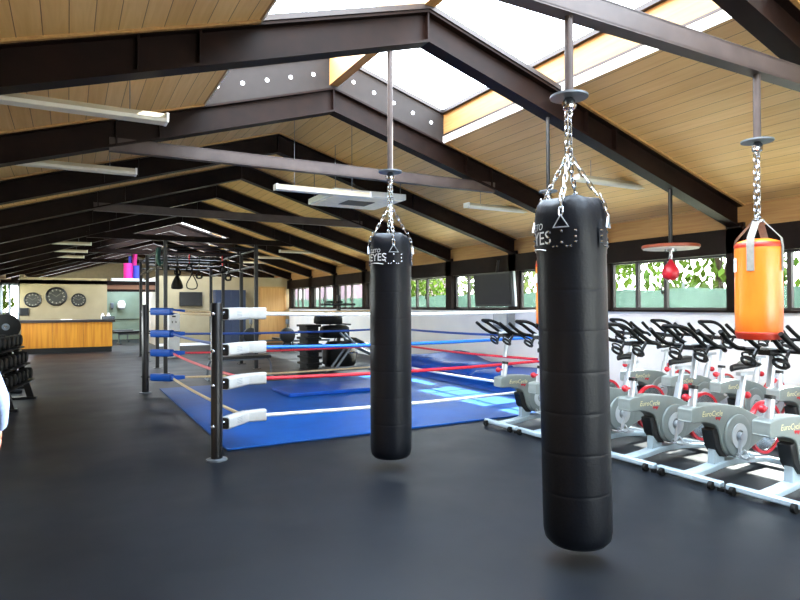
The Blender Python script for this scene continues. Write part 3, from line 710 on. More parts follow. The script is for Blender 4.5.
b_lab = [(4.6, 5.83, .11, 'grey spin bike standing alone left of the near black bag, by the ring mat'),
         (4.6, 5.20, .11, 'grey spin bike hidden but for its bars behind the near black bag'),
         (4.6, 4.57, .0, 'aisle-row spin bike whose front is cut off by the near black bag'),
         (4.6, 3.93, .0, 'aisle-row spin bike, first fully shown one right of the near black bag'),
         (4.6, 3.30, .0, 'aisle-row spin bike, second fully shown one right of the near black bag'),
         (4.6, 2.66, .0, 'aisle-row spin bike cut off by the right edge of the photo'),
         (6.4, 5.48, .10, 'back-row spin bike by the wall, leftmost beside the near black bag'),
         (6.4, 4.85, .10, 'back-row spin bike below the red speed ball'),
         (6.4, 4.22, .10, 'back-row spin bike just left of the orange bag'),
         (6.4, 3.59, .10, 'back-row spin bike right behind the orange bag'),
         (6.4, 2.95, .10, 'back-row spin bike at the right edge under the window')]
for i, (x, y, up, lab) in enumerate(b_lab):
    b = bike if i == 0 else copy_tree(bike)
    b.location = (x, y, 0); b['label'] = lab
    b['group'] = 'spin bikes in the aisle row' if i < 6 else 'spin bikes in the row by the wall'
    if up:
        for ch in b.children:
            if ch.name.split('.')[0] in ('handlebar', 'stem'): ch.location.z = up

# ---------------------------------------------------------------- lamps and ceiling unit
def lamp(x0, x1, y, z, label):
    t = thing('batten_lamp', label, 'ceiling light', ((x0 + x1) / 2, y, z), group='long tube lamps hung from the ceiling'); L = (x1 - x0) / 2
    MB().prism([(-.075, .03), (-.05, .075), (.05, .075), (.075, .03)], -L, L, 'x').build('housing', M_LAMP, t)
    MB().prism([(-.075, .03), (-.065, .0), (.065, .0), (.075, .03)], -L + .01, L - .01, 'x').build('diffuser', M_LAMPD, t)
    for s in (-1, 1):
        MB().box(s * L - .012, s * L + .012, -.078, .078, -.002, .078).build('end_cap', M_WHITE, t, .004)
        xx = (x0 + x1) / 2 + s * L * .62
        MB().tube([(s * L * .62, 0, .07), (s * L * .62, 0, ztop(xx) - z + .01)], .004, 5).build('wire', M_GREYM, t)
LZ = 3.12
lamp(-.79, .76, 5.68, LZ, 'nearest long lamp at upper left, hung over the aisle')
lamp(5.78, 7.28, 5.76, LZ, 'long lamp on the right behind the near black bag')
lamp(-.79, .73, 8.1, LZ, 'second long lamp from the camera on the left side')
lamp(2.5, 3.92, 8.08, LZ - .02, 'white long lamp below the square ceiling unit, left of the far bag')
lamp(5.78, 7.28, 8.2, LZ, 'long lamp on the right between the two black bags')
lamp(-1.0, .53, 17.95, LZ, 'topmost of the three far lamps above reception')
lamp(-1.02, .5, 20.45, LZ, 'middle one of the three far lamps above reception')
lamp(-1.05, .46, 22.8, LZ, 'lowest of the three far lamps above reception')
lamp(5.62, 7.28, 17.75, LZ, 'first of the three far lamps over the right side, longest in view')
lamp(5.68, 7.2, 20.3, LZ, 'second of the three far lamps over the right side')
lamp(5.7, 7.3, 22.7, LZ, 'farthest of the three far lamps over the right side')
ac = thing('ceiling_unit', 'square cream ceiling air unit with a dark grille hung over the ring', 'air conditioner', (4.38, 9.52, 3.29))
MB().box(-.66, .66, -.6, .6, 0, .10).build('casing', M_GREYP, ac, .01)
MB().box(-.62, .62, -.56, .56, -.012, 0).build('panel', M_CEILU, ac, .004)
g = MB()
for i in range(9): g.box(-.25, .25, -.22 + i * .05, -.19 + i * .05, -.02, -.01)
g.build('grille', M_DGREY, ac)
for x, y in ((-.6, -.5), (.6, -.5), (-.6, .45), (.6, .45)): MB().tube([(x, y, .1), (x, y, ztop(4.38 + x) - 3.29 + .01)], .006, 6).build('rod', M_GREYM, ac)
for x, y in ((2.2, 11.9), (4.3, 14.2), (5.2, 16.5)):
    pass

# ---------------------------------------------------------------- wall screen and speaker box
tv = thing('wall_screen', 'large dark flat screen mounted in front of the right-hand windows', 'television', (7.72, 9.98, 1.47)); tv.rotation_euler = (0, math.radians(-4), 0)
MB().box(-.035, .04, -.62, .62, 0, .70).build('casing', M_BLACK, tv, .01)
MB().box(-.042, -.03, -.585, .585, .05, .665).build('screen', M_SCREEN, tv)
MB().box(.03, .085, -.63, -.5, .0, .70).build('side_panel', M_GREYP, tv, .008)
MB().box(.04, .22, -.1, .1, .45, .62).tube([(.1, 0, .62), (.18, 0, .95)], .025, 8).build('bracket', M_BLACKM, tv)
spk = thing('speaker', 'pale grey wall speaker box below the flat screen', 'speaker', (7.99, 9.88, 1.0))
MB().prism([(-.2, .07), (-.2, .36), (0, .36), (0, 0), (-.08, .0)], -.24, .24).build('cabinet', mat('speaker grey', '#8f979c', .5), spk, .012)
MB().prism([(-.205, .09), (-.205, .34), (-.2, .34), (-.2, .09)], -.21, .21).build('grille', M_SHROUDL, spk)

# ---------------------------------------------------------------- rig and things on it
rig = thing('exercise_rig', 'tall black steel pull-up rig standing behind the boxing ring', 'exercise rig', (0, 0, 0))
RYs = (14.3, 15.7, 17.8, 19.5); RXs = (1.9, 3.94); RH = 2.9
for y in RYs:
    for x in RXs:
        u = MB().box(x - .04, x + .04, y - .04, y + .04, 0, RH + (.0 if y > 14.4 else .06)).build('upright', M_BLACKM, rig, .004)
        MB().box(x - .09, x + .09, y - .09, y + .09, 0, .012).build('foot_plate', M_BLACKM, u)
    for z in ((2.86,) if y < 14.5 else (2.84, 2.62)): MB().tube([(RXs[0], y, z), (RXs[1], y, z)], .022, 8).build('crossbar', M_BLACKM, rig)
for x in RXs:
    for z in (2.84, 2.45): MB().tube([(x, RYs[0], z), (x, RYs[-1], z)], .025, 8).build('side_rail', M_BLACKM, rig)
for i in range(5):
    y = 15.0 + i * .9
    MB().tube([(RXs[0], y, 2.86), (RXs[1], y, 2.86)], .017, 8).build('rung', M_BLACKM, rig)
def strap(x, y, z0, L, m, lab):
    t = thing('suspension_strap', lab, 'strap', (x, y, z0), group='straps hung on the rig')
    MB().tube([(0, 0, 0), (0, 0, -L)], .032, 6, flat=.5).build('webbing', m, t)
    MB().tube(spline([(0, 0, -L), (-.06, 0, -L - .08), (-.05, 0, -L - .16), (.05, 0, -L - .16), (.06, 0, -L - .08), (0, 0, -L)], 4), .026, 6).build('handle', M_RUBBER, t)
strap(2.12, 15.9, 2.80, .22, M_RED, 'red strap hung at the left end of the rig, nearest post')
strap(2.40, 15.9, 2.80, .34, M_BLACK, 'black strap hung on the rig beside the leftmost red strap')
strap(2.68, 15.9, 2.80, .24, M_RED, 'second red strap from the left on the rig')
strap(2.92, 15.9, 2.80, .42, M_BLACK, 'longer black strap near the middle of the rig crossbar')
strap(3.5, 15.9, 2.80, .26, M_RED, 'red strap hung at the right side of the rig')
strap(3.65, 15.9, 2.80, .46, M_BLACK, 'black strap hung beside the right-hand rig post')
t = thing('loop_band', 'long black loop band hanging in front of the small wall screen', 'band', (3.08, 17.85, 2.86))
MB().tube(spline([(0, 0, 0), (0, 0, -.42), (-.14, 0, -.72), (-.1, 0, -.86), (.1, 0, -.86), (.14, 0, -.72), (.0, 0, -.42)], 5), .018, 6).build('band', M_RUBBER, t)
t = thing('club_bag', 'black bottle-shaped bag hanging on the rig beside the loop band', 'bag', (2.68, 17.85, 1.98))
MB().lathe([(0, 0), (.12, .0), (.16, .03), (.16, .1), (.12, .22), (.05, .36), (.03, .5), (.012, .55), (.012, .86)], 16).build('bag', M_RUBBER, t, ang=60)
t = thing('green_band', 'bundle of dark teal bands looped over the near left rig post', 'band', (1.9, 14.9, 2.48))
MB().tube(spline([(-.06, 0, .38), (-.08, 0, .1), (0, 0, -.02), (.08, 0, .1), (.06, 0, .38)], 5), .05, 8).build('band', M_TEAL, t)
# ---------------------------------------------------------------- far wall things
t = thing('television', 'small black flat screen on the tan wall behind the rig', 'television', (4.09, 23.97, 1.5))
MB().box(-.42, .42, -.05, -.005, 0, .54).build('casing', M_BLACK, t, .006); MB().box(-.4, .4, -.055, -.048, .02, .52).build('screen', M_SCREEND, t); MB().box(-.1, .1, -.01, .03, .15, .35).build('bracket', M_BLACKM, t)
t = thing('locker_cabinet', 'tall navy two-door cabinet against the tan wall behind the ring', 'cabinet', (5.5, 23.74, 0))
MB().box(-.58, .58, -.2, .25, 0, 2.12).build('carcass', M_NAVY, t, .006)
for s in (-1, 1):
    dd = MB().box(min(s * .01, s * .56), max(s * .01, s * .56), -.222, -.2, .06, 2.09).build('door', M_NAVY, t, .004)
    MB().box(s * .05 - .012, s * .05 + .012, -.245, -.222, .95, 1.12).build('handle', M_CHROME, dd)
t = thing('water_dispenser', 'slim white water dispenser standing inside the rig', 'water dispenser', (2.7, 18.75, 0))
MB().box(-.17, .17, -.17, .17, 0, 1.28).build('cabinet', M_WHITE, t, .03); MB().box(-.12, .12, -.19, -.165, .92, 1.12).build('tap_panel', M_WHITE, t, .01)
for s in (-.05, .05): MB().tube([(s, -.19, 1.06), (s, -.23, 1.05), (s, -.23, 1.01)], .012, 6).build('tap', M_BLACK, t)
MB().box(-.05, .05, -.173, -.169, 1.18, 1.22).build('marking', M_DLETTER, t)
t = thing('exit_sign', 'small red and white sign on the bright passage wall', 'sign', (2.93, 25.0, 2.12))
MB().box(-.012, .004, -.2, .2, 0, .22).build('panel', M_WHITE, t); MB().box(-.016, -.011, -.1, .06, .04, .18).build('mark', M_RED, t)
# reception
cn = thing('reception_counter', 'honey wood reception counter with dark top and three front panels', 'counter', (0, 22.3, 0))
MB().box(-1.3, 1.3, .03, .6, .16, 1.0).build('body', M_CTOP, cn)
for i in range(3): MB().box(-1.29 + i * .862, -1.29 + i * .862 + .855, 0, .03, .17, .985).build('front_panel', M_COUNTER, cn, .004)
MB().box(-1.34, 1.38, -.06, .66, .985, 1.07).build('counter_top', M_CTOP, cn, .008); MB().box(-1.28, 1.28, .05, .58, 0, .17).build('plinth', M_BLACK, cn)
def clock(x, z, r, label):
    t = thing('wall_clock', label, 'clock', (x, 23.995, z), group='three round clocks above reception')
    F = RX(PI / 2)
    MB().lathe([(r * .8, 0), (r, 0), (r, .03), (r * .93, .045), (r * .86, .03), (r * .8, .03)], 40, F, True).build('rim', M_BLACKM, t)
    MB().lathe([(0, .012), (r * .82, .012), (r * .82, .018), (0, .018)], 32, F).build('face', mat('clock face dark', '#2a2b26', .5), t)
    MB().lathe([(r * .60, .019), (r * .80, .019), (r * .80, .022), (r * .60, .022)], 40, F, True).build('numeral_ring', mat('clock ring', '#3c3b34', .6), t)
    nm = MB(); hd = MB()
    for i in range(12):
        a = i * PI / 6
        for s in (-.03, .03): nm.box(-.011 * r + s * r * .9, .011 * r + s * r * .9, -.027, -.023, r * .62, r * .78, RY(a))
    nm.build('numerals', mat('clock marks', '#c9c5b4', .5), t)
    hd.box(-.012, .012, -.032, -.028, -.05 * r, r * .5, RY(.9)); hd.box(-.01, .01, -.036, -.032, -.05 * r, r * .72, RY(-1.0)); hd.build('hands', mat('clock hands', '#55534a', .5), t)
clock(-1.06, 1.73, .26, 'medium round dark clock, left of the three above reception')
clock(-.36, 1.85, .33, 'largest round dark clock, middle of the three above reception')
clock(.32, 1.73, .235, 'smallest round dark clock, right of the three above reception')
t = thing('wall_monitor', 'small dark framed panel on the wall left of the clocks', 'panel', (-1.3, 23.995, 1.2)); MB().box(-.13, .13, -.04, 0, 0, .26).build('frame', M_BLACK, t, .006); MB().box(-.1, .1, -.045, -.038, .03, .23).build('screen', M_SCREEN, t)
t = thing('counter_monitor', 'low black box at the right end of the reception counter', 'box', (1.18, 22.5, 1.07)); MB().box(-.19, .19, -.1, .12, 0, .1).build('box', M_BLACK, t, .008); MB().box(-.17, .17, -.106, -.1, .02, .08).build('front', M_GREYM, t)
for i, (x, h) in enumerate(((1.02, .2), (1.2, .22))):
    t = thing('white_bottle', ('white bottle at the left of two behind the black counter box', 'white bottle at the right of two behind the black counter box')[i], 'bottle', (x, 22.72, 1.07), group='bottles on the reception counter')
    MB().lathe([(0, 0), (.05, 0), (.06, .02), (.06, h * .6), (.03, h * .8)], 14).build('bottle', M_WHITE, t); MB().lathe([(.028, h * .8), (.028, h), (0, h + .01)], 12).build('cap', M_WHITE, t)
t = tag(MB().box(-.16, .16, -.11, .11, 0, .012).build('paper_stack', M_WHITE, loc=(-.05, 22.45, 1.071), bevel=.002), 'white papers lying on the middle of the reception counter', 'paper')
# far room
t = thing('towel_dispenser', 'white rounded towel dispenser on the far green wall', 'dispenser', (2.1, 29.98, 1.42)); MB().prism([(-.15, .0), (-.17, .2), (-.1, .33), (.1, .33), (.17, .2), (.15, 0)], -.2, 0).build('cover', M_WHITE, t, .03); MB().box(-.1, .1, -.19, -.03, -.06, 0).build('slot', M_GREYM, t)
t = thing('soap_dispenser', 'small dark soap dispenser left of the white one on the green wall', 'dispenser', (1.72, 29.98, 1.4)); MB().box(-.07, .07, -.12, 0, 0, .26).build('body', M_GREYM, t, .02); MB().box(-.04, .04, -.14, -.1, -.04, .02).build('lever', M_BLACK, t)
def gym_bench(x, y, lab, rz):
    t = thing('weight_bench', lab, 'bench', (x, y, 0), rz, 'benches in the far room')
    MB().box(-.7, .7, -.16, .16, .44, .52).build('pad', M_BLACK, t, .03)
    for xx in (-.5, .5):
        MB().tube([(xx, -.25, .03), (xx, .25, .03)], .03, 8).tube([(xx, 0, .03), (xx, 0, .45)], .03, 8).build('leg', M_GREYM, t)
    MB().box(-.5, .5, -.03, .03, .36, .44).build('rail', M_GREYM, t)
gym_bench(1.7, 27.8, 'black bench with grey legs in the far room, left one', .1)
gym_bench(2.25, 26.4, 'grey-legged black bench in the far room, right one nearest the doorway', .2)
# rolled mats on the loft
def roll(x, y, z, r, h, m, lab, lean=0):
    t = thing('rolled_mat', lab, 'rolled mat', (x, y, z), group='rolled mats stored above the far opening'); t.rotation_euler = (0, lean, 0)
    MB().lathe([(r * .25, 0), (r, 0), (r, h), (r * .25, h)], 20).build('roll', m, t)
    pts = [((r * (.2 + .75 * i / 50)) * math.cos(i * .5), (r * (.2 + .75 * i / 50)) * math.sin(i * .5), h + .002) for i in range(51)]
    MB().tube(pts, .006, 4).build('spiral_edge', M_BLACK, t)
roll(1.93, 24.35, 2.53, .15, .56, M_PINK, 'thick magenta rolled mat standing above the far opening')
roll(2.25, 24.4, 2.53, .14, .48, M_BLUEF, 'royal blue rolled mat standing beside the magenta one')
roll(2.02, 24.8, 2.425, .05, .95, M_BLUEF, 'thin tall blue rolled mat behind the magenta one', .02)
roll(2.16, 24.9, 2.425, .08, 1.18, M_PINK, 'tall slim magenta roll leaning behind the blue one', .06)
tag(MB().box(-.55, .55, -.2, .2, 0, .105).build('flat_case', M_GREYP, loc=(1.92, 24.36, 2.421), bevel=.01), 'flat pale case lying on the loft shelf under the magenta and blue rolls', 'case')

# ---------------------------------------------------------------- behind the ring
t = thing('bench', 'low black bench with bent grey tube legs behind the ring', 'bench', (3.12, 12.55, 0), .0)
MB().box(-.62, .62, -.17, .17, .41, .47).build('seat', M_BLACK, t, .02)
for s in (-1, 1): MB().tube(spline([(s * .5, 0, .40), (s * .58, 0, .40), (s * .64, 0, .3), (s * .66, 0, .03)], 5), .022, 8).tube([(s * .66, -.2, .022), (s * .66, .2, .022)], .022, 8).build('leg', M_GREYM, t)
MB().box(-.5, .5, -.03, .03, .37, .41).build('rail', M_GREYM, t)
def rower(x, y, lab, rz=0):
    t = thing('rowing_machine', lab, 'rowing machine', (x, y, 0), rz, 'rowing machines by the back wall')
    MB().lathe([(.0, -.09), (.18, -.09), (.25, -.07), (.26, 0), (.25, .07), (.18, .09), (.0, .09)], 28, T(0, 0, .52) @ AX['y']).build('flywheel_housing', M_BLACK, t)
    MB().tube([(-.25, 0, .04), (-.02, 0, .4)], .03, 8).tube([(-.25, -.22, .03), (-.25, .22, .03)], .03, 8).tube([(.15, -.18, .03), (.15, .18, .03)], .03, 8).tube([(.15, 0, .03), (.08, 0, .4)], .03, 8).build('front_legs', M_BLACKM, t)
    MB().box(.1, 1.5, -.03, .03, .30, .36).build('rail', M_GREYM, t, .005); MB().tube([(1.45, 0, .3), (1.45, 0, .03)], .025, 8).tube([(1.45, -.18, .025), (1.45, .18, .025)], .025, 8).build('rear_leg', M_BLACKM, t)
    MB().box(.75, 1.0, -.15, .15, .37, .43).build('seat', M_RUBBER, t, .02)
    MB().tube([(0, 0, .75), (.03, 0, .93)], .016, 6).build('monitor_arm', M_BLACKM, t); MB().box(-.03, .03, -.11, .11, .90, 1.06).build('monitor', M_GREYM, t, .012)
    MB().tube([(.28, -.2, .55), (.28, .2, .55)], .014, 6).build('pull_handle', M_BLACK, t)
rower(6.36, 19.3, 'black rowing machine in front of the pale wooden door, right one')
rower(5.3, 19.9, 'black rowing machine beside the navy cabinet, left one')
# step stack
for i in range(7):
    z = .002 + i * .15
    t = tag(MB().prism(rrect(.15, .30, .05), 0, .09, 'z').prism(rrect(.2, .36, .06), .095, .145, 'z').build('aerobic_step', M_RUBBER, loc=(5.08 + .02 * math.sin(i * 3), 13.75, z), bevel=.006),
            'black step platform in the pile behind the ring, ' + ('lowest on the floor', 'second from the floor', 'third from the floor', 'fourth from the floor', 'third from the top', 'second from the top', 'topmost one')[i], 'step platform', 'stacked black step platforms')
def lump(name, w, d, h, loc, lab, m=M_RUBBER):
    t = thing(name, lab, 'gym bag', loc, group='black bags piled behind the ring')
    vs = []; fs = []; n = 20
    for i, (s, z) in enumerate(((.85, 0), (1, .12), (1, .5), (.95, .8), (.75, .97), (.3, 1))):
        for j in range(n):
            a = 2 * PI * j / n; c, sn = math.cos(a), math.sin(a); k = (abs(c) ** 4 + abs(sn) ** 4) ** -.25 * (1 + .03 * math.sin(5 * a + i))
            vs.append((w * s * k * c, d * s * k * sn, h * z))
    for i in range(5):
        for j in range(n): fs.append((i * n + j, i * n + (j + 1) % n, (i + 1) * n + (j + 1) % n, (i + 1) * n + j))
    fs += [tuple(range(n)), tuple(5 * n + j for j in range(n))]
    MB().add(vs, fs).build('bag', m, t, ang=60)
    MB().tube(spline([(-w * .4, 0, h * .95), (-w * .2, 0, h * 1.18), (w * .2, 0, h * 1.18), (w * .4, 0, h * .95)], 5), .014, 6).build('handle', M_BLACK, t)
lump('kit_bag', .40, .26, .62, (5.95, 13.95, .0), 'big black kit bag on the floor behind the grey bench frame')
lump('kit_bag', .36, .24, .32, (5.82, 13.95, .70), 'black kit bag lying on top of the big one behind the bench')
lump('kit_bag', .34, .22, .26, (5.66, 13.97, 1.04), 'small black kit bag topmost of the pile')
wb = thing('incline_bench', 'incline weight bench with grey crossed frame and black pads behind the ring', 'bench', (5.9, 13.0, 0))
MB().tube([(-.75, 0, .03), (.85, 0, .06)], .035, 8).tube([(-.75, -.28, .03), (-.75, .28, .03)], .035, 8).tube([(.85, -.25, .035), (.85, .25, .035)], .035, 8).build('base_frame', M_GREYM, wb)
for y in (-.14, .14): MB().tube([(-.5, y, .06), (-.02, y, .66)], .03, 8).build('upright_tube', M_GREYM, wb); MB().tube([(-.28, y, .86), (.02, y, .55), (.8, y, .18)], .028, 8).build('cross_tube', M_GREYM, wb)
MB().box(-.5, .5, -.14, .14, -.04, .04, T(.42, 0, .52) @ RY(.42)).build('back_pad', M_BLACK, wb, .025)
MB().box(-.2, .2, -.14, .14, -.04, .04, T(-.2, 0, .62) @ RY(-.3)).build('seat_pad', M_BLACK, wb, .025)
MB().tube([(.0, -.2, .40), (.0, .2, .40)], .02, 8).tube([(-.1, -.14, .40), (-.1, .14, .40)], .02, 8).build('adjust_bar', M_CHROME, wb)
ds = thing('equipment_stand', 'black upright stand with a top tray behind the weight bench', 'stand', (6.2, 14.6, 0))
MB().box(-.04, .04, -.04, .04, 0, 1.78).build('post', M_BLACKM, ds); MB().box(-.4, .4, -.2, .2, 0, .04).build('base', M_BLACKM, ds, .01)
MB().box(-.46, .42, -.16, .16, 1.50, 1.56).build('tray', M_BLACKM, ds, .01); MB().lathe([(.0, 0), (.11, 0), (.11, .05), (0, .05)], 18, T(-.25, 0, 1.57)).lathe([(.0, 0), (.1, 0), (.1, .05), (0, .05)], 18, T(.02, 0, 1.57)).build('knob_plate', M_RUBBER, ds)
MB().box(-.07, .07, -.07, .07, 1.06, 1.32).tube([(-.35, 0, 1.05), (.35, 0, 1.0)], .02, 8).build('sliding_arm', M_BLACKM, ds)

# ---------------------------------------------------------------- dumbbells at far left
RA = math.radians(-8); RM = T(-.53, 11.5, 0) @ RZ(RA)
rk = thing('dumbbell_rack', 'black three-tier dumbbell rack at the left edge of the photo', 'rack', (-.53, 11.5, 0), RA)
tiers = [(-.05, .42), (-.11, .68), (-.19, .95)]
for x, z in tiers:
    MB().prism([(x - .26, z - .085), (x + .08, z - .115), (x + .09, z - .09), (x - .25, z - .06)], -2.75, .06).build('shelf', M_BLACKM, rk)
for y in (-2.6, -1.3, 0): MB().prism([(-.05, .02), (.05, .02), (-.22, 1.0), (-.30, 1.0)], y - .03, y + .03).box(-.42, .08, y - .04, y + .04, 0, .04).build('leg', M_BLACKM, rk, .004)
db = None; names = ['bottom', 'middle', 'top']; ords = ['nearest the far end', 'second from the far end', 'third from the far end', 'fourth from the far end', 'fifth from the far end', 'sixth from the far end', 'seventh from the far end', 'eighth from the far end', 'ninth from the far end', 'tenth from the far end']
for ti, (x, z) in enumerate(tiers):
    for i in range(10):
        p = RM @ Vector((x - .09, -.10 - i * .26, z + .015)); lab = 'black dumbbell on the %s tier of the left rack, %s' % (names[ti], ords[i])
        if db is None:
            db = thing('dumbbell', lab, 'dumbbell', p, RA, 'dumbbells on the left rack')
            for s in (-1, 1): MB().lathe([(0, -.06), (.075, -.06), (.09, -.045), (.09, .045), (.075, .06), (0, .06)], 16, T(s * .11, 0, 0) @ AX['x']).build('head', M_RUBBER, db)
            MB().tube([(-.07, 0, 0), (.07, 0, 0)], .017, 8).build('handle', M_CHROME, db)
        else: dup(db, p, lab, RA)
pt = thing('plate_stand', 'black stand holding a round weight plate behind the dumbbell rack', 'stand', (-.95, 12.6, 0))
MB().tube([(0, .1, .03), (0, .1, 1.4)], .035, 10).tube([(-.25, -.2, .025), (.25, -.2, .025)], .025, 8).tube([(-.25, .4, .025), (.25, .4, .025)], .025, 8).tube([(0, -.2, .025), (0, .4, .025)], .025, 8).build('frame', M_BLACKM, pt); MB().tube([(0, .1, 1.14), (0, -.22, 1.16)], .024, 8).build('peg', M_CHROME, pt)
pl = thing('weight_plate', 'round black weight plate hung on the stand behind the dumbbell rack', 'weight plate', (-.95, 12.5, 1.15))
MB().lathe([(.03, -.03), (.2, -.03), (.222, -.02), (.225, .0), (.222, .02), (.2, .03), (.03, .03)], 32, AX['y'], True).build('plate', M_RUBBER, pl)
MB().lathe([(.025, -.034), (.06, -.034), (.06, .034), (.025, .034)], 18, AX['y'], True).build('hub', M_GREYM, pl)

# ---------------------------------------------------------------- person at the left edge
def skin(name, verts, edges, radii, m, parent, sub=2, root=0):
    me = bpy.data.meshes.new(name); me.from_pydata(verts, edges, []); me.update(); me.materials.append(m)
    o = bpy.data.objects.new(name, me); C.objects.link(o); o.parent = parent
    md = o.modifiers.new('skin', 'SKIN'); md.use_smooth_shade = True
    if not me.skin_vertices: me.skin_vertices.new() if hasattr(me.skin_vertices, 'new') else None
    for i, r in enumerate(radii):
        sv = me.skin_vertices[0].data[i]; sv.radius = r if isinstance(r, tuple) else (r, r); sv.use_root = i == root
    s = o.modifiers.new('sub', 'SUBSURF'); s.levels = sub; s.render_levels = sub
    return o
pe = thing('person', 'person at the left edge, only a light blue long sleeve and hand in view', 'person', (-.665, 4.02, 0.0))
# facing away along +Y, right arm at +X with the elbow a little out
V = [(0, 0, .92), (0, 0, 1.15), (0, .01, 1.33), (0, .01, 1.45), (0, .02, 1.54), (0, .03, 1.62), (0, .03, 1.70),
     (.15, 0, 1.335), (.295, -.01, 1.05), (.305, .07, .87), (.315, .085, .80),
     (-.15, 0, 1.335), (-.27, -.03, 1.12), (-.27, .08, .88), (-.27, .1, .82),
     (.10, 0, .86), (.11, .02, .48), (.11, -.02, .10), (.12, .12, .05), (-.10, 0, .86), (-.11, .02, .48), (-.11, -.02, .10), (-.12, .12, .05)]
Eg = [(0, 1), (1, 2), (2, 3), (3, 4), (4, 5), (5, 6), (2, 7), (7, 8), (8, 9), (9, 10), (2, 11), (11, 12), (12, 13), (13, 14), (0, 15), (15, 16), (16, 17), (17, 18), (0, 19), (19, 20), (20, 21), (21, 22)]
Rd = [(.11, .075), (.10, .07), (.11, .075), .055, .058, (.092, .108), (.075, .09), .055, .042, .03, .028, .055, .042, .03, .028, .06, .045, .04, .036, .06, .045, .04, .036]
bd = skin('body', V, Eg, Rd, M_SKIN, pe)
fn = 0
for sx, (hx, hy, hz) in ((1, (.315, .085, .80)), (-1, (-.27, .10, .82))):
    hv = [(hx, hy, hz), (hx, hy + .03, hz - .05), (hx, hy + .05, hz - .085)]; he = [(0, 1), (1, 2)]; hr = [(.024, .03), (.018, .04), (.016, .038)]
    for j, (dy, L) in enumerate(((-.03, .075), (-.01, .085), (.01, .08), (.03, .062))):
        b0 = len(hv); y = hy + .05 + dy * .8
        hv += [(hx, y, hz - .095), (hx - sx * .005, y + .012, hz - .095 - L * .5), (hx - sx * .02, y + .015, hz - .095 - L)]; he += [(2, b0), (b0, b0 + 1), (b0 + 1, b0 + 2)]; hr += [.0105, .009, .0075]
    b0 = len(hv); hv += [(hx - sx * .015, hy + .065, hz - .045), (hx - sx * .03, hy + .095, hz - .075), (hx - sx * .03, hy + .105, hz - .105)]; he += [(1, b0), (b0, b0 + 1), (b0 + 1, b0 + 2)]; hr += [.013, .011, .009]
    skin('hand', hv, he, hr, M_SKIN, bd, 1)
EL = Matrix.Diagonal((1, .70, 1, 1))
sh = MB().lathe([(.165, .80), (.176, .81), (.176, .92), (.160, 1.10), (.182, 1.28), (.180, 1.35), (.135, 1.41), (.075, 1.455), (.066, 1.45)], 28, EL)
for sx, el, cf in ((1, (.305, .0, .99), (.295, .075, .83)), (-1, (-.25, -.03, 1.12), (-.272, .088, .85))):
    pts = spline([(sx * .06, 0, 1.365), (sx * .165, 0, 1.335), (sx * .215, -.01, 1.24), el, cf], 4); n_ = len(pts)
    sh.tube(pts, [(.072 if k < 5 else .076 - .010 * (k - 5) / (n_ - 6)) * (1 + .03 * math.sin(k * 2.2)) for k in range(n_)], 14)
sh.build('shirt', M_SHIRT, pe, ang=70)
tr_ = MB().lathe([(.14, .99), (.152, .98), (.162, .88), (.150, .80), (.06, .75)], 24, EL)
for sx in (-1, 1): tr_.tube(spline([(sx * .085, 0, .86), (sx * .10, .015, .48), (sx * .11, -.015, .05)], 6), [.088 - .028 * k / 12 for k in range(13)], 14)
tr_.build('trousers', M_TROU, pe, ang=70)
hr = MB().ball((0, .005, 1.68), (.098, .112, .105), 20, 12); hr.build('hair', M_HAIR, pe)
fcm = MB().ball((.033, .114, 1.635), (.013, .01, .008), 10, 6).ball((-.033, .114, 1.635), (.013, .01, .008), 10, 6); ey = fcm.build('eyes', mat('eye white', '#b8b2a8', .4), pe)
MB().ball((.033, .1225, 1.635), (.0055, .004, .006), 8, 6).ball((-.033, .1225, 1.635), (.0055, .004, .006), 8, 6).build('iris', M_HAIR, ey)
MB().tube([(0, .118, 1.64), (0, .142, 1.60), (0, .12, 1.595)], [.01, .016, .01], 8).build('nose', M_SKIN, pe); MB().tube([(-.024, .115, 1.565), (0, .122, 1.565), (.024, .115, 1.565)], [.004, .007, .004], 6).build('mouth', mat('lips', '#9c5a50', .5), pe)
for s in (-1, 1):
    MB().ball((s * .088, .02, 1.625), (.014, .022, .034), 8, 8).build('ear', M_SKIN, pe)
    MB().prism([(-.045, -.08), (.045, -.08), (.055, .1), (.035, .17), (-.035, .17), (-.055, .1)], 0.0, .075, 'z', T(s * .115, .04, 0)).build('shoe', M_BLACK, pe, .02)

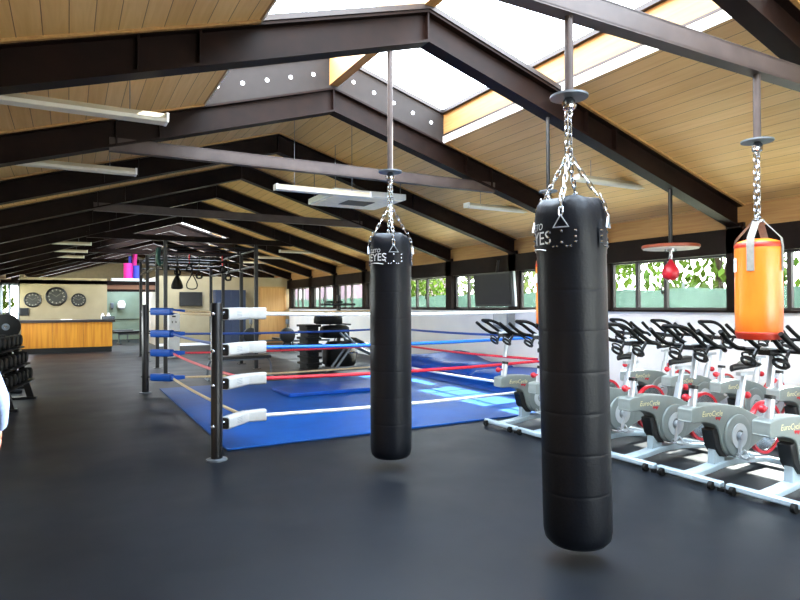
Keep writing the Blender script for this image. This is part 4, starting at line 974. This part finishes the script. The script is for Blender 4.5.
# ---------------------------------------------------------------- light, sky, camera
w = bpy.data.worlds.new('sky'); bpy.context.scene.world = w; w.use_nodes = True
nt = w.node_tree; bg = nt.nodes['Background']
tc = nt.nodes.new('ShaderNodeTexCoord'); sp_ = nt.nodes.new('ShaderNodeSeparateXYZ'); nt.links.new(tc.outputs['Generated'], sp_.inputs[0])
rmp = nt.nodes.new('ShaderNodeValToRGB'); nt.links.new(sp_.outputs['Z'], rmp.inputs[0])
rmp.color_ramp.elements[0].color = (1, 1, 1, 1); rmp.color_ramp.elements[1].color = (.72, .86, 1, 1); rmp.color_ramp.elements[1].position = .8
nt.links.new(rmp.outputs[0], bg.inputs[0]); bg.inputs[1].default_value = 6.5
sun = bpy.data.lights.new('sun', 'SUN'); sun.energy = 24; sun.angle = math.radians(.6); sun.color = (1, .96, .88)
so = bpy.data.objects.new('sun', sun); C.objects.link(so)
sd = Vector((-1, -.12, -.77)); so.rotation_euler = sd.to_track_quat('-Z', 'Y').to_euler(); so.location = (20, 6, 20)
def portal(cx, cy, cz, sx, sy, rot):
    l = bpy.data.lights.new('portal', 'AREA'); l.shape = 'RECTANGLE'; l.size = sx; l.size_y = sy; l.cycles.is_portal = True
    o = bpy.data.objects.new('portal', l); C.objects.link(o); o.location = (cx, cy, cz); o.rotation_euler = rot
for k in SKY_BAYS: portal(XR, fy(k) + DY / 2, ztop(XR) + .52, 3.4, DY, (0, 0, 0))
portal(4.7, YF - .2, 1.4, 5.4, 2.1, (PI / 2, 0, 0))
portal(XL - .16, 16.9, 1.75, .9, 14.4, (0, -PI / 2, 0))
portal(XW + .16, 9.1, 1.8, 1.0, 26.4, (0, PI / 2, 0))

f_, yaw, pit, rol = 602.5956, .503307, .0089789, .00345502
R_ = Vector((math.cos(yaw), -math.sin(yaw), 0)); F0 = Vector((math.sin(yaw), math.cos(yaw), 0)); Zv = Vector((0, 0, 1))
D_ = F0 * math.cos(pit) + Zv * math.sin(pit); U_ = Zv * math.cos(pit) - F0 * math.sin(pit)
CX = R_ * math.cos(rol) - U_ * math.sin(rol); CY = R_ * math.sin(rol) + U_ * math.cos(rol)
cam = bpy.data.cameras.new('camera'); cam.sensor_width = 36; cam.lens = f_ / 800 * 36; cam.clip_start = .05; cam.clip_end = 300
co = bpy.data.objects.new('camera', cam); C.objects.link(co)
Mx = Matrix((CX, CY, -D_)).transposed().to_4x4(); Mx.translation = (0, 0, 1.5); co.matrix_world = Mx
sc = bpy.context.scene; sc.camera = co
sc.view_settings.view_transform = 'Standard'; sc.view_settings.look = 'None'; sc.view_settings.exposure = 1.7
sc.cycles.use_denoising = True; sc.cycles.max_bounces = 12; sc.cycles.diffuse_bounces = 6; sc.cycles.transparent_max_bounces = 16
sc.cycles.sample_clamp_indirect = 8
